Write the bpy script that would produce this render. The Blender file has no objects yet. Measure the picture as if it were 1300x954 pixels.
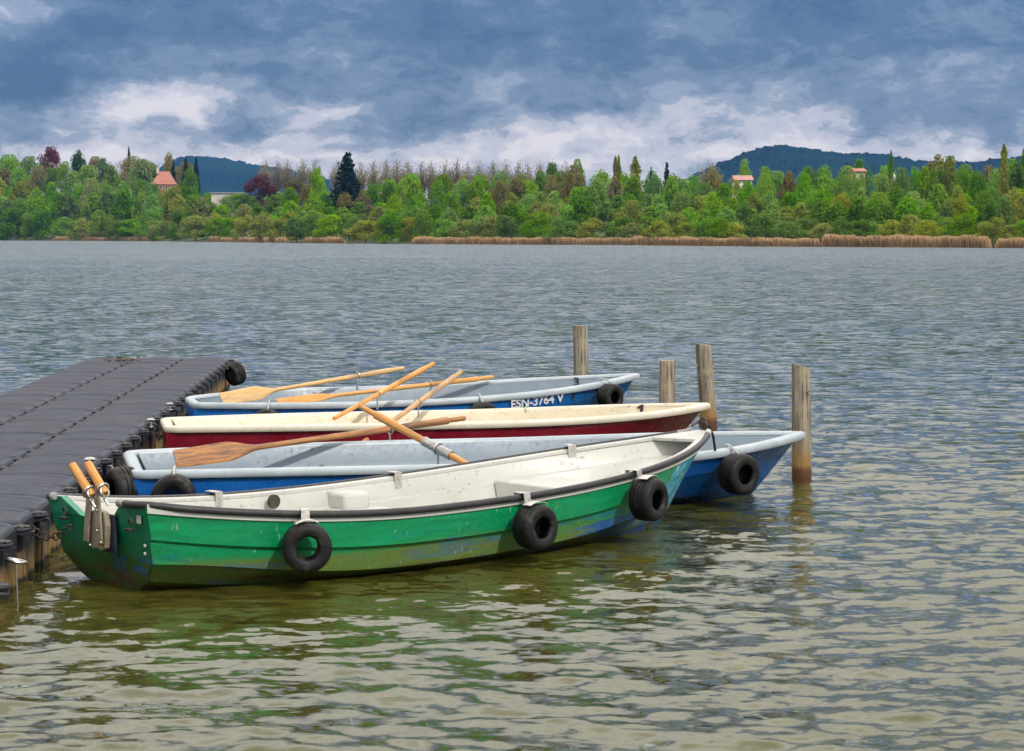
import bpy, math, random
import numpy as np
from mathutils import Vector, Matrix, Euler
random.seed(7)
rng = np.random.default_rng(11)
S = bpy.context.scene
COL = S.collection
R = math.radians
H, F = 1.57, 2826.0
PITCH = math.atan(131.5 / F)

# ------------------------------------------------------------------ measuring
def at(px, py, d):
    """World point seen at photo pixel (px, py) at horizontal distance d (metres along +Y)."""
    cp, sp = math.cos(PITCH), math.sin(PITCH)
    a, b = (px - 650) / F, (py - 431.5) / F
    v = Vector((a, cp - b * sp, -sp - b * cp))
    k = d / v.y
    return Vector((v.x * k, d, H + v.z * k))

def proj(p):
    cp, sp = math.cos(PITCH), math.sin(PITCH)
    x, y, z = p[0], p[1], p[2] - H
    d = y * cp - z * sp
    return 650 + F * x / d, 431.5 - F * (y * sp + z * cp) / d

# ------------------------------------------------------------------ objects
def link(o, parent=None):
    COL.objects.link(o)
    if parent is not None:
        o.parent = parent
    return o

def tag(o, label=None, cat=None, group=None, kind=None):
    if label: o['label'] = label
    if cat: o['category'] = cat
    if group: o['group'] = group
    if kind: o['kind'] = kind
    return o

def empty(name, loc=(0, 0, 0), rz=0.0):
    o = bpy.data.objects.new(name, None)
    o.location = loc
    o.rotation_euler = (0, 0, rz)
    o.empty_display_size = 0.2
    return link(o)

class MB:
    """collects geometry for one mesh"""
    def __init__(s):
        s.v, s.f = [], []
    def add(s, v, f):
        n = len(s.v)
        s.v += [tuple(p) for p in v]
        s.f += [tuple(i + n for i in q) for q in f]
        return s
    def box(s, c, size, rot=None):
        x, y, z = [k / 2 for k in size]
        pts = [Vector((a * x, b * y, d * z)) for a in (-1, 1) for b in (-1, 1) for d in (-1, 1)]
        M = rot if rot is not None else Matrix.Identity(3)
        return s.add([M @ p + Vector(c) for p in pts],
                     [(0, 1, 3, 2), (4, 6, 7, 5), (0, 4, 5, 1), (2, 3, 7, 6), (0, 2, 6, 4), (1, 5, 7, 3)])
    def tube(s, pts, rad, n=12, cap=True):
        pts = [Vector(p) for p in pts]
        if not isinstance(rad, (list, tuple)): rad = [rad] * len(pts)
        v, f = [], []
        up = Vector((0, 0, 1))
        T0 = (pts[1] - pts[0]).normalized()
        if abs(T0.dot(up)) > .9: up = Vector((1, 0, 0))
        for i, p in enumerate(pts):
            T = (pts[min(i + 1, len(pts) - 1)] - pts[max(i - 1, 0)]).normalized()
            A = T.cross(up).normalized(); B = A.cross(T).normalized(); up = B
            for k in range(n):
                a = 2 * math.pi * k / n
                v.append(p + (A * math.cos(a) + B * math.sin(a)) * rad[i])
        for i in range(len(pts) - 1):
            for k in range(n):
                f.append((i * n + k, i * n + (k + 1) % n, (i + 1) * n + (k + 1) % n, (i + 1) * n + k))
        if cap:
            f.append(tuple(range(n - 1, -1, -1)))
            f.append(tuple((len(pts) - 1) * n + k for k in range(n)))
        return s.add(v, f)
    def lathe(s, prof, n=24, M=None, closed=False):
        """prof: (r, h) list revolved round Z"""
        M = M or Matrix.Identity(4)
        v, f = [], []
        for r, h in prof:
            for k in range(n):
                a = 2 * math.pi * k / n
                v.append(M @ Vector((r * math.cos(a), r * math.sin(a), h)))
        m = len(prof)
        for i in range(m if closed else m - 1):
            j = (i + 1) % m
            for k in range(n):
                f.append((i * n + k, i * n + (k + 1) % n, j * n + (k + 1) % n, j * n + k))
        return s.add(v, f)
    def torus(s, c, axis, R_, r_, n=20, m=8, arc=2 * math.pi, start=0.0):
        q = Vector(axis).to_track_quat('Z', 'Y').to_matrix()
        pts = [Vector(c) + q @ Vector((R_ * math.cos(start + arc * k / n), R_ * math.sin(start + arc * k / n), 0)) for k in range(n + (0 if arc > 6.28 else 1))]
        if arc > 6.28:
            pts.append(pts[0]); 
        return s.tube(pts, r_, m, cap=arc < 6.28)
    def build(s, name, mat, parent=None, smooth=True, bevel=0.0, angle=40, recalc=True):
        me = bpy.data.meshes.new(name)
        me.from_pydata(s.v, [], s.f)
        me.update()
        if recalc:
            import bmesh
            bm = bmesh.new(); bm.from_mesh(me)
            bmesh.ops.recalc_face_normals(bm, faces=bm.faces)
            bm.to_mesh(me); bm.free()
        if smooth:
            me.polygons.foreach_set('use_smooth', [True] * len(me.polygons))
            me.set_sharp_from_angle(angle=R(angle))
        mats = mat if isinstance(mat, (list, tuple)) else [mat]
        for m in mats: me.materials.append(m)
        o = bpy.data.objects.new(name, me)
        link(o, parent)
        if bevel:
            b = o.modifiers.new('b', 'BEVEL'); b.width = bevel; b.segments = 2; b.limit_method = 'ANGLE'
        return o

# ------------------------------------------------------------------ node helper
class NT:
    def __init__(s, tree):
        s.t = tree; tree.nodes.clear()
    def n(s, typ, ins=None, **kw):
        nd = s.t.nodes.new(typ)
        for k, v in kw.items(): setattr(nd, k, v)
        for k, v in (ins or {}).items():
            s.set(nd.inputs[k], v)
        return nd
    def set(s, sock, v):
        if isinstance(v, bpy.types.NodeSocket): s.t.links.new(v, sock)
        elif v is not None:
            if hasattr(sock.default_value, '__len__') and not hasattr(v, '__len__'):
                v = [v] * len(sock.default_value)
            if hasattr(v, '__len__') and len(sock.default_value) == 4 and len(v) == 3: v = (*v, 1)
            sock.default_value = v
    def m(s, op, a, b=None, c=None, clamp=False):
        nd = s.t.nodes.new('ShaderNodeMath'); nd.operation = op; nd.use_clamp = clamp
        for i, v in enumerate((a, b, c)):
            if v is not None: s.set(nd.inputs[i], v)
        return nd.outputs[0]
    def mix(s, fac, a, b, mode='MIX'):
        nd = s.t.nodes.new('ShaderNodeMix'); nd.data_type = 'RGBA'; nd.blend_type = mode
        s.set(nd.inputs[0], fac); s.set(nd.inputs[6], a); s.set(nd.inputs[7], b)
        return nd.outputs[2]
    def sm(s, v, a, b, to0=0.0, to1=1.0):
        nd = s.t.nodes.new('ShaderNodeMapRange'); nd.interpolation_type = 'SMOOTHSTEP'
        s.set(nd.inputs[0], v)
        nd.inputs[1].default_value = a; nd.inputs[2].default_value = b
        nd.inputs[3].default_value = to0; nd.inputs[4].default_value = to1
        return nd.outputs[0]
    def noise(s, vec, scale, detail=4, rough=.55, dist=0.0, out='Fac'):
        nd = s.n('ShaderNodeTexNoise', {'Vector': vec, 'Scale': scale, 'Detail': detail, 'Roughness': rough, 'Distortion': dist})
        return nd.outputs[out]
    def mapping(s, vec, scale=(1, 1, 1), loc=(0, 0, 0), rot=(0, 0, 0)):
        return s.n('ShaderNodeMapping', {'Vector': vec, 'Scale': scale, 'Location': loc, 'Rotation': rot}).outputs[0]
    def coord(s, w='Object'):
        return s.n('ShaderNodeTexCoord').outputs[w]
    def xyz(s, vec):
        nd = s.n('ShaderNodeSeparateXYZ', {'Vector': vec}); return nd.outputs
    def bump(s, h, strength=.3, dist=.01, normal=None):
        return s.n('ShaderNodeBump', {'Height': h, 'Strength': strength, 'Distance': dist, 'Normal': normal}).outputs[0]
    def pbr(s, color, rough=.5, metal=0.0, normal=None, spec=.5):
        p = s.n('ShaderNodeBsdfPrincipled', {'Base Color': color, 'Roughness': rough, 'Metallic': metal, 'Specular IOR Level': spec})
        if normal is not None: s.set(p.inputs['Normal'], normal)
        return p.outputs[0]
    def out(s, surf, vol=None):
        o = s.n('ShaderNodeOutputMaterial')
        if surf is not None: s.set(o.inputs['Surface'], surf)
        if vol is not None: s.set(o.inputs['Volume'], vol)

def mat(name):
    m = bpy.data.materials.new(name); m.use_nodes = True
    return m, NT(m.node_tree)

def simple(name, c1, c2=None, scale=8, rough=.5, metal=0, bump=.15, bdist=.003, spec=.5, stretch=(1, 1, 1), dirt=None):
    m, t = mat(name)
    co = t.mapping(t.coord(), stretch)
    n1 = t.noise(co, scale, 6, .6)
    n2 = t.noise(co, scale * 6, 4, .6)
    c = t.mix(t.sm(n1, .35, .68), c1, c2 or [k * .7 for k in c1])
    if dirt:
        c = t.mix(t.m('MULTIPLY', t.sm(n2, .6, .72), .8), c, dirt)
    t.out(t.pbr(c, t.m('ADD', rough - .08, t.m('MULTIPLY', n2, .16)), metal, t.bump(n2, bump, bdist), spec))
    return m

# ------------------------------------------------------------------ materials
M = {}
M['steel'] = simple('galvanised_steel', (.55, .55, .53), (.38, .37, .35), 30, .38, 1.0, .1, .001)
M['iron'] = simple('dark_iron', (.05, .048, .045), (.11, .08, .06), 40, .55, .6, .3, .002)
M['bracket'] = simple('worn_aluminium', (.62, .6, .56), (.45, .42, .38), 40, .45, .7, .15, .001)
M['rubber'] = simple('rail_rubber', (.022, .022, .025), (.035, .035, .037), 20, .5, 0, .2, .002, dirt=(.09, .09, .085))
M['cap'] = simple('grey_cap', (.35, .36, .36), (.22, .22, .22), 30, .55)
M['dark_void'] = simple('dark_hole', (.03, .032, .02), (.06, .055, .04), 20, .8)

def tyre_mat():
    m, t = mat('tyre_rubber')
    co = t.coord(); x = t.xyz(co)
    r = t.m('SQRT', t.m('ADD', t.m('MULTIPLY', x[0], x[0]), t.m('MULTIPLY', x[1], x[1])))
    n = t.noise(co, 18, 5, .6); n2 = t.noise(co, 90, 3, .6)
    c = t.mix(t.sm(n, .4, .7), (.006, .006, .007), (.014, .0135, .013))
    c = t.mix(t.m('MULTIPLY', t.sm(n2, .62, .7), t.sm(n, .45, .6)), c, (.07, .065, .06))
    orr = t.n('ShaderNodeObjectInfo').outputs['Random']
    sm_ = t.noise(t.n('ShaderNodeVectorMath', {0: co, 1: t.n('ShaderNodeCombineXYZ', {'X': t.m('MULTIPLY', orr, 30), 'Y': 0, 'Z': 0}).outputs[0]}, operation='ADD').outputs[0], 9, 6, .75)
    c = t.mix(t.m('MULTIPLY', t.sm(sm_, .54, .66), .55), c, (.075, .07, .06))
    rings = t.m('SINE', t.m('MULTIPLY', r, 700))
    b = t.bump(t.m('ADD', n2, t.m('MULTIPLY', rings, .25)), .25, .002)
    t.out(t.pbr(c, t.m('ADD', .42, t.m('MULTIPLY', n, .25)), 0, b, .28))
    return m
M['tyre'] = tyre_mat()

def wood_oar(name, ca, cb, cc):
    m, t = mat(name)
    co = t.coord()
    g = t.mapping(co, (3, 40, 40))
    n = t.noise(g, 1.2, 7, .65, .4)
    n2 = t.noise(t.mapping(co, (1.5, 6, 6)), 2.2, 4, .6)
    n3 = t.noise(t.mapping(co, (8, 90, 90)), 1.5, 5, .7)
    c = t.mix(t.sm(n, .40, .58), ca, cb)
    c = t.mix(t.sm(n2, .5, .7), c, cc)
    c = t.mix(t.m('MULTIPLY', t.sm(n3, .6, .72), .7), c, (.06, .035, .018))
    t.out(t.pbr(c, t.sm(n2, .3, .7, .32, .65), 0, t.bump(n, .35, .002), .5))
    return m
M['oar_pale'] = wood_oar('oar_pale_wood', (.52, .33, .14), (.66, .42, .17), (.40, .27, .16))
M['oar_varnish'] = wood_oar('oar_orange_varnish', (.55, .25, .06), (.68, .34, .09), (.42, .2, .07))
M['oar_worn'] = wood_oar('oar_worn_wood', (.24, .11, .05), (.46, .21, .07), (.11, .075, .055))
M['oar_grey'] = wood_oar('oar_weathered_wood', (.46, .25, .10), (.55, .33, .16), (.30, .23, .17))

def post_mat():
    m, t = mat('weathered_post')
    co = t.coord(); x = t.xyz(co)
    n = t.noise(t.mapping(co, (26, 26, 1.3)), 1.6, 8, .72, .35)
    n2 = t.noise(co, 5, 4, .6)
    n3 = t.noise(t.mapping(co, (14, 14, 3)), 2.0, 4, .6)
    c = t.mix(t.sm(n, .40, .60), (.10, .085, .066), (.36, .31, .235))
    c = t.mix(t.sm(n2, .5, .72), c, (.38, .34, .21))
    c = t.mix(t.m('MULTIPLY', t.sm(n3, .66, .72), .8), c, (.05, .04, .03))
    z = t.m('ADD', x[2], t.m('MULTIPLY', t.m('SUBTRACT', n2, .5), .12))
    c = t.mix(t.sm(z, .28, .08), c, (.27, .16, .045))
    c = t.mix(t.sm(z, .11, .06), c, (.09, .035, .012))
    t.out(t.pbr(c, t.sm(z, .02, .12, .3, .8), 0, t.bump(n, .7, .006)))
    return m
M['post'] = post_mat()

def green_hull():
    m, t = mat('green_hull_paint')
    co = t.coord(); x = t.xyz(co)
    st = t.noise(t.mapping(co, (2.2, 6, 14)), 1.6, 6, .6, .3)
    st2 = t.noise(t.mapping(co, (1.0, 5, 9), (3, 1, 2)), 1.5, 5, .65, .5)
    st3 = t.noise(t.mapping(co, (1.0, 5, 12), (13, 1, 2)), 1.7, 5, .65, .5)
    fine = t.noise(co, 60, 5, .65)
    z = t.m('ADD', x[2], t.m('MULTIPLY', t.m('SUBTRACT', st, .5), .09))
    c = t.mix(t.sm(st, .35, .65), (.003, .25, .088), (.006, .32, .125))
    c = t.mix(t.m('MULTIPLY', t.sm(st3, .52, .68), .5), c, (.004, .16, .07))
    # algae film low on the hull, stronger amidships
    alg = t.m('MULTIPLY', t.sm(z, .17, .10), t.sm(st2, .3, .55, .55, 1.0))
    c = t.mix(t.m('MULTIPLY', alg, .85), c, t.mix(st3, (.07, .17, .02), (.24, .22, .05)))
    c = t.mix(t.m('MULTIPLY', t.sm(z, .06, .02), t.sm(st3, .35, .6)), c, (.10, .055, .015))
    c = t.mix(t.sm(z, .025, -.02), c, (.015, .07, .02))
    # blue strokes
    bl = t.m('MULTIPLY', t.sm(t.m('ADD', st2, t.sm(x[0], 1.9, 2.9, 0, .10)), .56, .62), t.m('MULTIPLY', t.sm(z, .23, .16), t.sm(x[0], 2.1, 2.7, .35, 1.0)))
    c = t.mix(bl, c, (.015, .12, .36))
    # painted bow: streaks of pale and sky blue running along the stem
    xs = t.m('ADD', x[0], t.m('MULTIPLY', x[2], -1.05))
    bs = t.noise(t.n('ShaderNodeCombineXYZ', {'X': t.m('MULTIPLY', xs, 11), 'Y': 0, 'Z': t.m('MULTIPLY', x[2], 9)}).outputs[0], 1.0, 6, .7, .4)
    bowm = t.sm(t.m('ADD', xs, t.m('MULTIPLY', t.m('SUBTRACT', st, .5), .22)), 2.88, 2.96)
    bcol = t.mix(t.sm(bs, .40, .47), (.015, .22, .58), (.05, .50, .66))
    bcol = t.mix(t.sm(bs, .52, .60), bcol, (.75, .85, .88))
    bowm = t.m('MULTIPLY', bowm, t.sm(z, .02, .12))
    c = t.mix(bowm, c, bcol)
    # scrapes
    sc = t.m('MULTIPLY', t.sm(t.noise(t.mapping(co, (30, 30, 4)), 2.0, 5, .7), .61, .66), t.sm(st2, .46, .54))
    c = t.mix(t.m('MULTIPLY', sc, .6), c, (.45, .55, .45))
    c = t.mix(t.m('MULTIPLY', t.sm(fine, .6, .75), .25), c, (.02, .10, .05))
    t.out(t.pbr(c, t.sm(fine, .3, .7, .24, .42), 0, t.bump(t.m('ADD', st, t.m('MULTIPLY', fine, .3)), .25, .004)))
    return m
M['green'] = green_hull()

def transom_green():
    m, t = mat('green_transom_paint')
    co = t.coord(); x = t.xyz(co)
    st = t.noise(t.mapping(co, (3, 9, 4)), 1.8, 6, .65, .4)
    st2 = t.noise(t.mapping(co, (3, 16, 4), (5, 5, 5)), 1.6, 6, .65, .4)
    st3 = t.noise(t.mapping(co, (3, 5, 9), (7, 1, 3)), 1.9, 6, .65, .4)
    c = t.mix(t.sm(st, .35, .65), (.003, .17, .065), (.005, .24, .10))
    c = t.mix(t.m('MULTIPLY', t.m('MULTIPLY', t.sm(st2, .53, .6), t.sm(x[2], .1, .2)), .75), c, (.03, .16, .2))
    c = t.mix(t.m('MULTIPLY', t.sm(x[2], .22, .08), t.sm(st, .3, .55)), c, (.05, .10, .02))
    bl = t.m('MULTIPLY', t.sm(st3, .5, .56), t.m('MULTIPLY', t.sm(x[2], .17, .13), t.sm(x[1], -.02, -.1)))
    c = t.mix(bl, c, (.02, .12, .33))
    c = t.mix(t.m('MULTIPLY', t.sm(x[2], .1, .05), t.sm(st3, .4, .6)), c, (.10, .05, .02))
    t.out(t.pbr(c, .38, 0, t.bump(st, .25, .004)))
    return m
M['transom'] = transom_green()

def plain_hull(name, a, b, low, scr=(.5, .5, .5)):
    m, t = mat(name)
    co = t.coord(); x = t.xyz(co)
    st = t.noise(t.mapping(co, (1.5, 5, 6)), 1.8, 6, .6, .3)
    fine = t.noise(co, 70, 5, .65)
    z = t.m('ADD', x[2], t.m('MULTIPLY', t.m('SUBTRACT', st, .5), .06))
    c = t.mix(t.sm(st, .35, .68), a, b)
    c = t.mix(t.sm(z, .07, .0), c, low)
    sc = t.m('MULTIPLY', t.sm(t.noise(t.mapping(co, (10, 10, 3)), 2.0, 6, .75), .655, .69), .7)
    c = t.mix(t.m('MULTIPLY', sc, .22), c, scr)
    t.out(t.pbr(c, t.sm(t.noise(co, 9, 2, .5), .3, .7, .22, .34), 0, t.bump(t.noise(t.mapping(co, (1.5, 5, 4)), 2.0, 1, .5), .25, .006)))
    return m
M['blue'] = plain_hull('blue_hull_paint', (.004, .085, .34), (.006, .115, .42), (.004, .04, .12), (.2, .3, .5))
M['sky_blue'] = plain_hull('mid_blue_hull_paint', (.006, .12, .42), (.008, .15, .48), (.004, .05, .15), (.3, .4, .6))
M['red'] = plain_hull('crimson_hull_paint', (.15, .003, .014), (.20, .005, .021), (.06, .008, .01), (.5, .35, .35))

def liner(name, a, b, stain, chips):
    m, t = mat(name)
    co = t.coord()
    n = t.noise(t.mapping(co, (1.5, 3, 3)), 2.0, 6, .6)
    n2 = t.noise(co, 38, 6, .7)
    n3 = t.noise(t.mapping(co, (8, 8, 2.2), (4, 2, 0)), 3.0, 6, .65)
    c = t.mix(t.sm(n, .35, .65), a, b)
    c = t.mix(t.m('MULTIPLY', t.sm(n3, .55, .72), .55), c, stain)
    c = t.mix(t.m('MULTIPLY', t.sm(n2, .59, .64), t.sm(n, .42, .58)), c, chips)
    c = t.mix(t.m('MULTIPLY', t.sm(t.noise(t.mapping(co, (.8, 6, 6), (9, 0, 2)), 3.2, 6, .7), .56, .66), .45), c, stain)
    t.out(t.pbr(c, t.sm(n2, .3, .7, .3, .5), 0, t.bump(t.m('ADD', n, t.m('MULTIPLY', n2, .4)), .2, .003)))
    return m
M['white_in'] = liner('white_liner', (.53, .53, .50), (.47, .48, .45), (.50, .50, .42), (.30, .29, .24))
M['blue_in'] = liner('pale_blue_liner', (.165, .220, .275), (.195, .250, .300), (.24, .28, .31), (.10, .13, .16))
M['blue_rim'] = liner('pale_blue_rim', (.43, .49, .53), (.34, .40, .45), (.22, .27, .31), (.42, .38, .27))
M['cream'] = liner('cream_liner', (.60, .54, .40), (.54, .48, .35), (.52, .44, .28), (.35, .28, .16))
M['cream_rim'] = liner('cream_rim', (.66, .62, .52), (.60, .56, .45), (.6, .52, .36), (.35, .28, .18))
M['black_paint'] = simple('black_lettering', (.02, .02, .022), (.03, .03, .03), 20, .5)
M['white_paint'] = simple('white_lettering', (.75, .77, .78), (.62, .65, .68), 40, .5)
M['board'] = simple('taupe_board', (.30, .26, .19), (.20, .165, .11), 9, .6, 0, .3, .003, dirt=(.1, .08, .05))
M['navy'] = simple('navy_board', (.012, .016, .035), (.02, .03, .05), 12, .5)
M['patch'] = simple('grey_sticker', (.5, .48, .44), (.35, .33, .3), 30, .6)

def dock_mat():
    m, t = mat('dock_cube_plastic')
    co = t.coord(); x = t.xyz(co)
    g = t.n('ShaderNodeNewGeometry')
    wx = t.xyz(g.outputs['Position'])
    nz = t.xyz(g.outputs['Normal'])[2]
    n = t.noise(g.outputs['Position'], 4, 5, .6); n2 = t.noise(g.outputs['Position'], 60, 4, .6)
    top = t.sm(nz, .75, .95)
    # curved tread ribs pressed into the lid
    dx = t.m('MULTIPLY', x[0], 1.0); dy = t.m('ADD', x[1], .62)
    rr = t.m('SQRT', t.m('ADD', t.m('MULTIPLY', dx, dx), t.m('MULTIPLY', dy, dy)))
    rib = t.m('SINE', t.m('MULTIPLY', rr, 2 * math.pi / .052))
    ribm = t.sm(rib, -.1, .5)
    bigarc = t.sm(t.m('ABSOLUTE', t.m('SUBTRACT', rr, .735)), .016, .006)
    teeth = t.sm(t.m('SINE', t.m('MULTIPLY', x[0], 2 * math.pi / .035)), .0, .6)
    inr = t.m('MULTIPLY', t.sm(t.m('ABSOLUTE', x[0]), .22, .20), t.sm(t.m('ABSOLUTE', x[1]), .22, .20))
    hgt = t.m('MULTIPLY', t.m('MULTIPLY', t.m('SUBTRACT', t.m('ADD', ribm, t.m('MULTIPLY', teeth, .25)), t.m('MULTIPLY', bigarc, 2.2)), top), inr)
    rnd = t.n('ShaderNodeObjectInfo').outputs['Random']
    c = t.mix(t.sm(n, .35, .7), (.040, .048, .074), (.060, .070, .102))
    c = t.mix(t.m('MULTIPLY', rnd, .3), c, (.075, .079, .10))
    groove = t.m('MULTIPLY', t.m('MULTIPLY', t.m('MAXIMUM', t.m('MULTIPLY', bigarc, .85), t.m('MULTIPLY', t.m('SUBTRACT', 1.0, t.m('MULTIPLY', ribm, t.m('ADD', .55, t.m('MULTIPLY', teeth, .45)))), .45)), top), inr)
    c = t.mix(groove, c, (.010, .010, .012))
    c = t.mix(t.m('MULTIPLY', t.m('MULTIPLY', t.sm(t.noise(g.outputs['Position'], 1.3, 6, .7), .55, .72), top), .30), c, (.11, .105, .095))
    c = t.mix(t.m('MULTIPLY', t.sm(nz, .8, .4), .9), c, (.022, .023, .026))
    c = t.mix(t.m('MULTIPLY', t.sm(n2, .62, .72), .3), c, (.16, .15, .13))
    zz = t.m('ADD', wx[2], t.m('MULTIPLY', t.m('SUBTRACT', n, .5), .12))
    c = t.mix(t.m('MULTIPLY', t.sm(zz, .17, .05), .9), c, (.26, .17, .07))
    c = t.mix(t.sm(wx[2], .035, .01), c, (.03, .028, .015))
    b = t.bump(t.m('ADD', hgt, t.m('MULTIPLY', n2, .25)), .8, .004)
    t.out(t.pbr(c, t.m('ADD', .52, t.m('MULTIPLY', n2, .2)), 0, b, .22))
    return m
M['dock'] = dock_mat()
M['pin'] = simple('pin_plastic', (.018, .018, .02), (.03, .03, .03), 20, .5)
M['weed'] = simple('dried_weed', (.09, .06, .03), (.16, .11, .05), 30, .9)

# ------------------------------------------------------------------ boats
class Boat:
    def __init__(s, q, style):
        (s.X, s.Y, s.th, s.L, s.bs, s.bm, s.tm, s.zs, s.zm, s.zb, s.pe, s.roll) = q
        s.style = style
        s.rake = .38 if style == 'green' else .34
        s.c, s.s = math.cos(s.th), math.sin(s.th)
    def hb(s, t):
        if t < s.tm: return s.bm - (s.bm - s.bs) * ((s.tm - t) / s.tm) ** 2
        return s.bm * (1 - ((t - s.tm) / (1 - s.tm)) ** s.pe)
    def zr(s, t):
        if t < s.tm: return s.zm + (s.zs - s.zm) * ((s.tm - t) / s.tm) ** 2
        return s.zm + (s.zb - s.zm) * ((t - s.tm) / (1 - s.tm)) ** 2
    def rail(s, t, sg, dy=0, dz=0):
        y = sg * max(0, s.hb(t) + dy)
        return Vector((t * s.L, y, s.zr(t) + s.roll * y + dz))
    def world(s, p):
        return Vector((s.X + p[0] * s.c - p[1] * s.s, s.Y + p[0] * s.s + p[1] * s.c, p[2]))
    def local(s, w):
        dx, dy = w[0] - s.X, w[1] - s.Y
        return Vector((dx * s.c + dy * s.s, -dx * s.s + dy * s.c, w[2]))
    def t_at(s, px, sg):
        best = min((abs(proj(s.world(s.rail(k / 400, sg)))[0] - px), k / 400) for k in range(390))
        return best[1]
    def loc_on(s, px, py, lx=None, ly=None):
        """local point where the view ray meets the local plane x=lx or y=ly"""
        A = s.local(at(px, py, 5)); B = s.local(at(px, py, 25))
        k = ((lx - A.x) / (B.x - A.x)) if lx is not None else ((ly - A.y) / (B.y - A.y))
        return A + (B - A) * k
    def side(s, t, sg):
        """outer section, rail to keel, as local points"""
        h, z = s.hb(t), s.zr(t)
        e = max(0, (t - .55) / .45); e2 = e * e
        if s.style == 'green':
            o1, o2 = .150 - .075 * e ** 2, .262 - .07 * e ** 2
            P = [(1.0, z), (.985, z - o1 * .5), (.968 - .06 * e2, z - o1), (.938 - .06 * e2, z - o1 - .012), (.90 - .15 * e2, z - o2), (.865 - .15 * e2, z - o2 - .010),
                 (.70 - .22 * e, -.03), (.35 - .1 * e, -.10), (0, -.13)]
        else:
            o1 = .155 - .05 * e ** 2
            P = [(.985, z - .018), (.985, z - o1 * .5), (.972 - .12 * e2, z - o1), (.952 - .12 * e2, z - o1 - .010), (.90 - .26 * e2, z - .225), (.82 - .3 * e2, z - .28),
                 (.64 - .36 * e, -.01), (.35 - .2 * e, -.08), (0, -.12)]
        out = []
        zlow = -.13
        for f, zz in P:
            rk = s.rake * (t ** 5) * (z - zz) / (z + .02)
            if t > .9: rk += (.0 if s.style == 'green' else .10) * max(0, (.06 - zz)) * (t - .9) * 10
            y = sg * h * f
            if s.style == 'green':
                st = max(0, 1 - t * 4)
                rk -= .22 * st * (z - zz)
                if zz < .12: zz += .07 * st * st * min(1, (.12 - zz) / .1)
            out.append(Vector((t * s.L - rk, y, zz + s.roll * y)))
        return out
    def hull(s, parent, m):
        mb = MB(); N = 56
        ts = [(k / N) for k in range(N + 1)]
        for sg in (-1, 1):
            rows = [s.side(t, sg) for t in ts]
            w = len(rows[0]); v = [p for r in rows for p in r]
            f = [(i * w + j, i * w + j + 1, (i + 1) * w + j + 1, (i + 1) * w + j) for i in range(N) for j in range(w - 1)]
            mb.add(v, f)
        return mb.build('hull', m, parent, angle=12, recalc=False)
    def transom(s, parent, m, notch=None):
        a = s.side(0, -1); b = s.side(0, 1)
        loop = a + b[::-1][1:]          # near rail .. keel .. far rail
        top = notch or []
        loop = loop + top
        n = len(loop)
        v = [p + Vector((-.004, 0, 0)) for p in loop] + [p + Vector((.03, 0, 0)) for p in loop]
        f = [tuple(range(n)), tuple(range(2 * n - 1, n - 1, -1))] + [(i, (i + 1) % n, n + (i + 1) % n, n + i) for i in range(n)]
        mb = MB().add(v, f)
        return mb.build('transom', m, parent, smooth=False)
    def liner(s, parent, m, ledge, back=0.0, name='liner'):
        mb = MB(); N = 50; t0, t1 = .012, .985
        ts = [t0 + (t1 - t0) * k / N for k in range(N + 1)]
        fl = .075
        rows = []
        for t in ts:
            h, z = s.hb(t), s.zr(t)
            prof = [(.004, -.012), (.045, -.013), (.052, -.022), (.062, -ledge)] + ([(.092, -ledge - .008), (.105, -ledge - .1)] if s.style == 'green' else [(.072, -ledge - .02), (.09, -ledge - .1)])
            eb = max(0, (t - .6) / .4)
            half = [(max(h * (1 - 1.1 * eb * eb * max(0, -dz - .03)) - d, 0), z + dz) for d, dz in prof]
            half += [(max(h * (1 - .4 * eb) - .17, 0), fl + .0), (0, fl - .01)]
            if t > .8:
                fz = fl + (z - .10 - fl) * min(1, (t - .8) / .1)
                half = [(y, max(zz, fz)) for y, zz in half]
            half = [(y, max(zz, fl - .01)) for y, zz in half]
            rx = lambda zz: t * s.L - s.rake * (t ** 5) * max(0, z - zz) / (z + .02) * 1.03 + (.24 * max(0, 1 - t * 4) * max(0, z - zz) + (.015 if t < .05 else 0) if s.style == 'green' else 0)
            row = [Vector((rx(zz), -y, zz - s.roll * y)) for y, zz in half] + [Vector((rx(zz), y, zz + s.roll * y)) for y, zz in half[::-1][1:]]
            rows.append(row)
        w = len(rows[0]); v = [p for r in rows for p in r]
        f = [(i * w + j, i * w + j + 1, (i + 1) * w + j + 1, (i + 1) * w + j) for i in range(N) for j in range(w - 1)]
        mb.add(v, f)
        # aft wall
        r0 = rows[0]
        capv = [Vector((p.x + .02, p.y, min(p.z, s.zr(0) - back))) for p in r0]
        mb.add(capv, [tuple(range(w))])
        mb.add([Vector(p) for p in rows[-1]], [tuple(range(w))])
        return mb.build(name, m, parent, angle=35, recalc=False)
    def rim(s, parent, m, prof, stern=True, name='rim', t0=0.0):
        path = []
        N = 90
        ts = [t0 + (1 - t0) * k / N for k in range(N + 1)]
        near = [s.rail(t, -1) for t in ts]; far = [s.rail(t, 1) for t in ts]
        path = near + far[::-1][1:]
        if stern:
            a, b = far[0], near[0]
            r = .07
            def corner(sg):
                P = s.rail(0, sg); A = s.rail(r / s.L, sg); B = P + Vector((0, -sg * r, -s.roll * sg * r))
                return [A.lerp(P, .0), (A + P * 2 + B) / 4 + (P - (A + B) / 2) * .1, B]
            path = [p for p in path if p.x > r]
            cf = corner(1); cn = corner(-1)
            mid = [cf[2].lerp(cn[2], k / 6) for k in range(1, 6)]
            path = path + cf + mid + cn[::-1]
        n = len(path); w = len(prof)
        v = []
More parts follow.
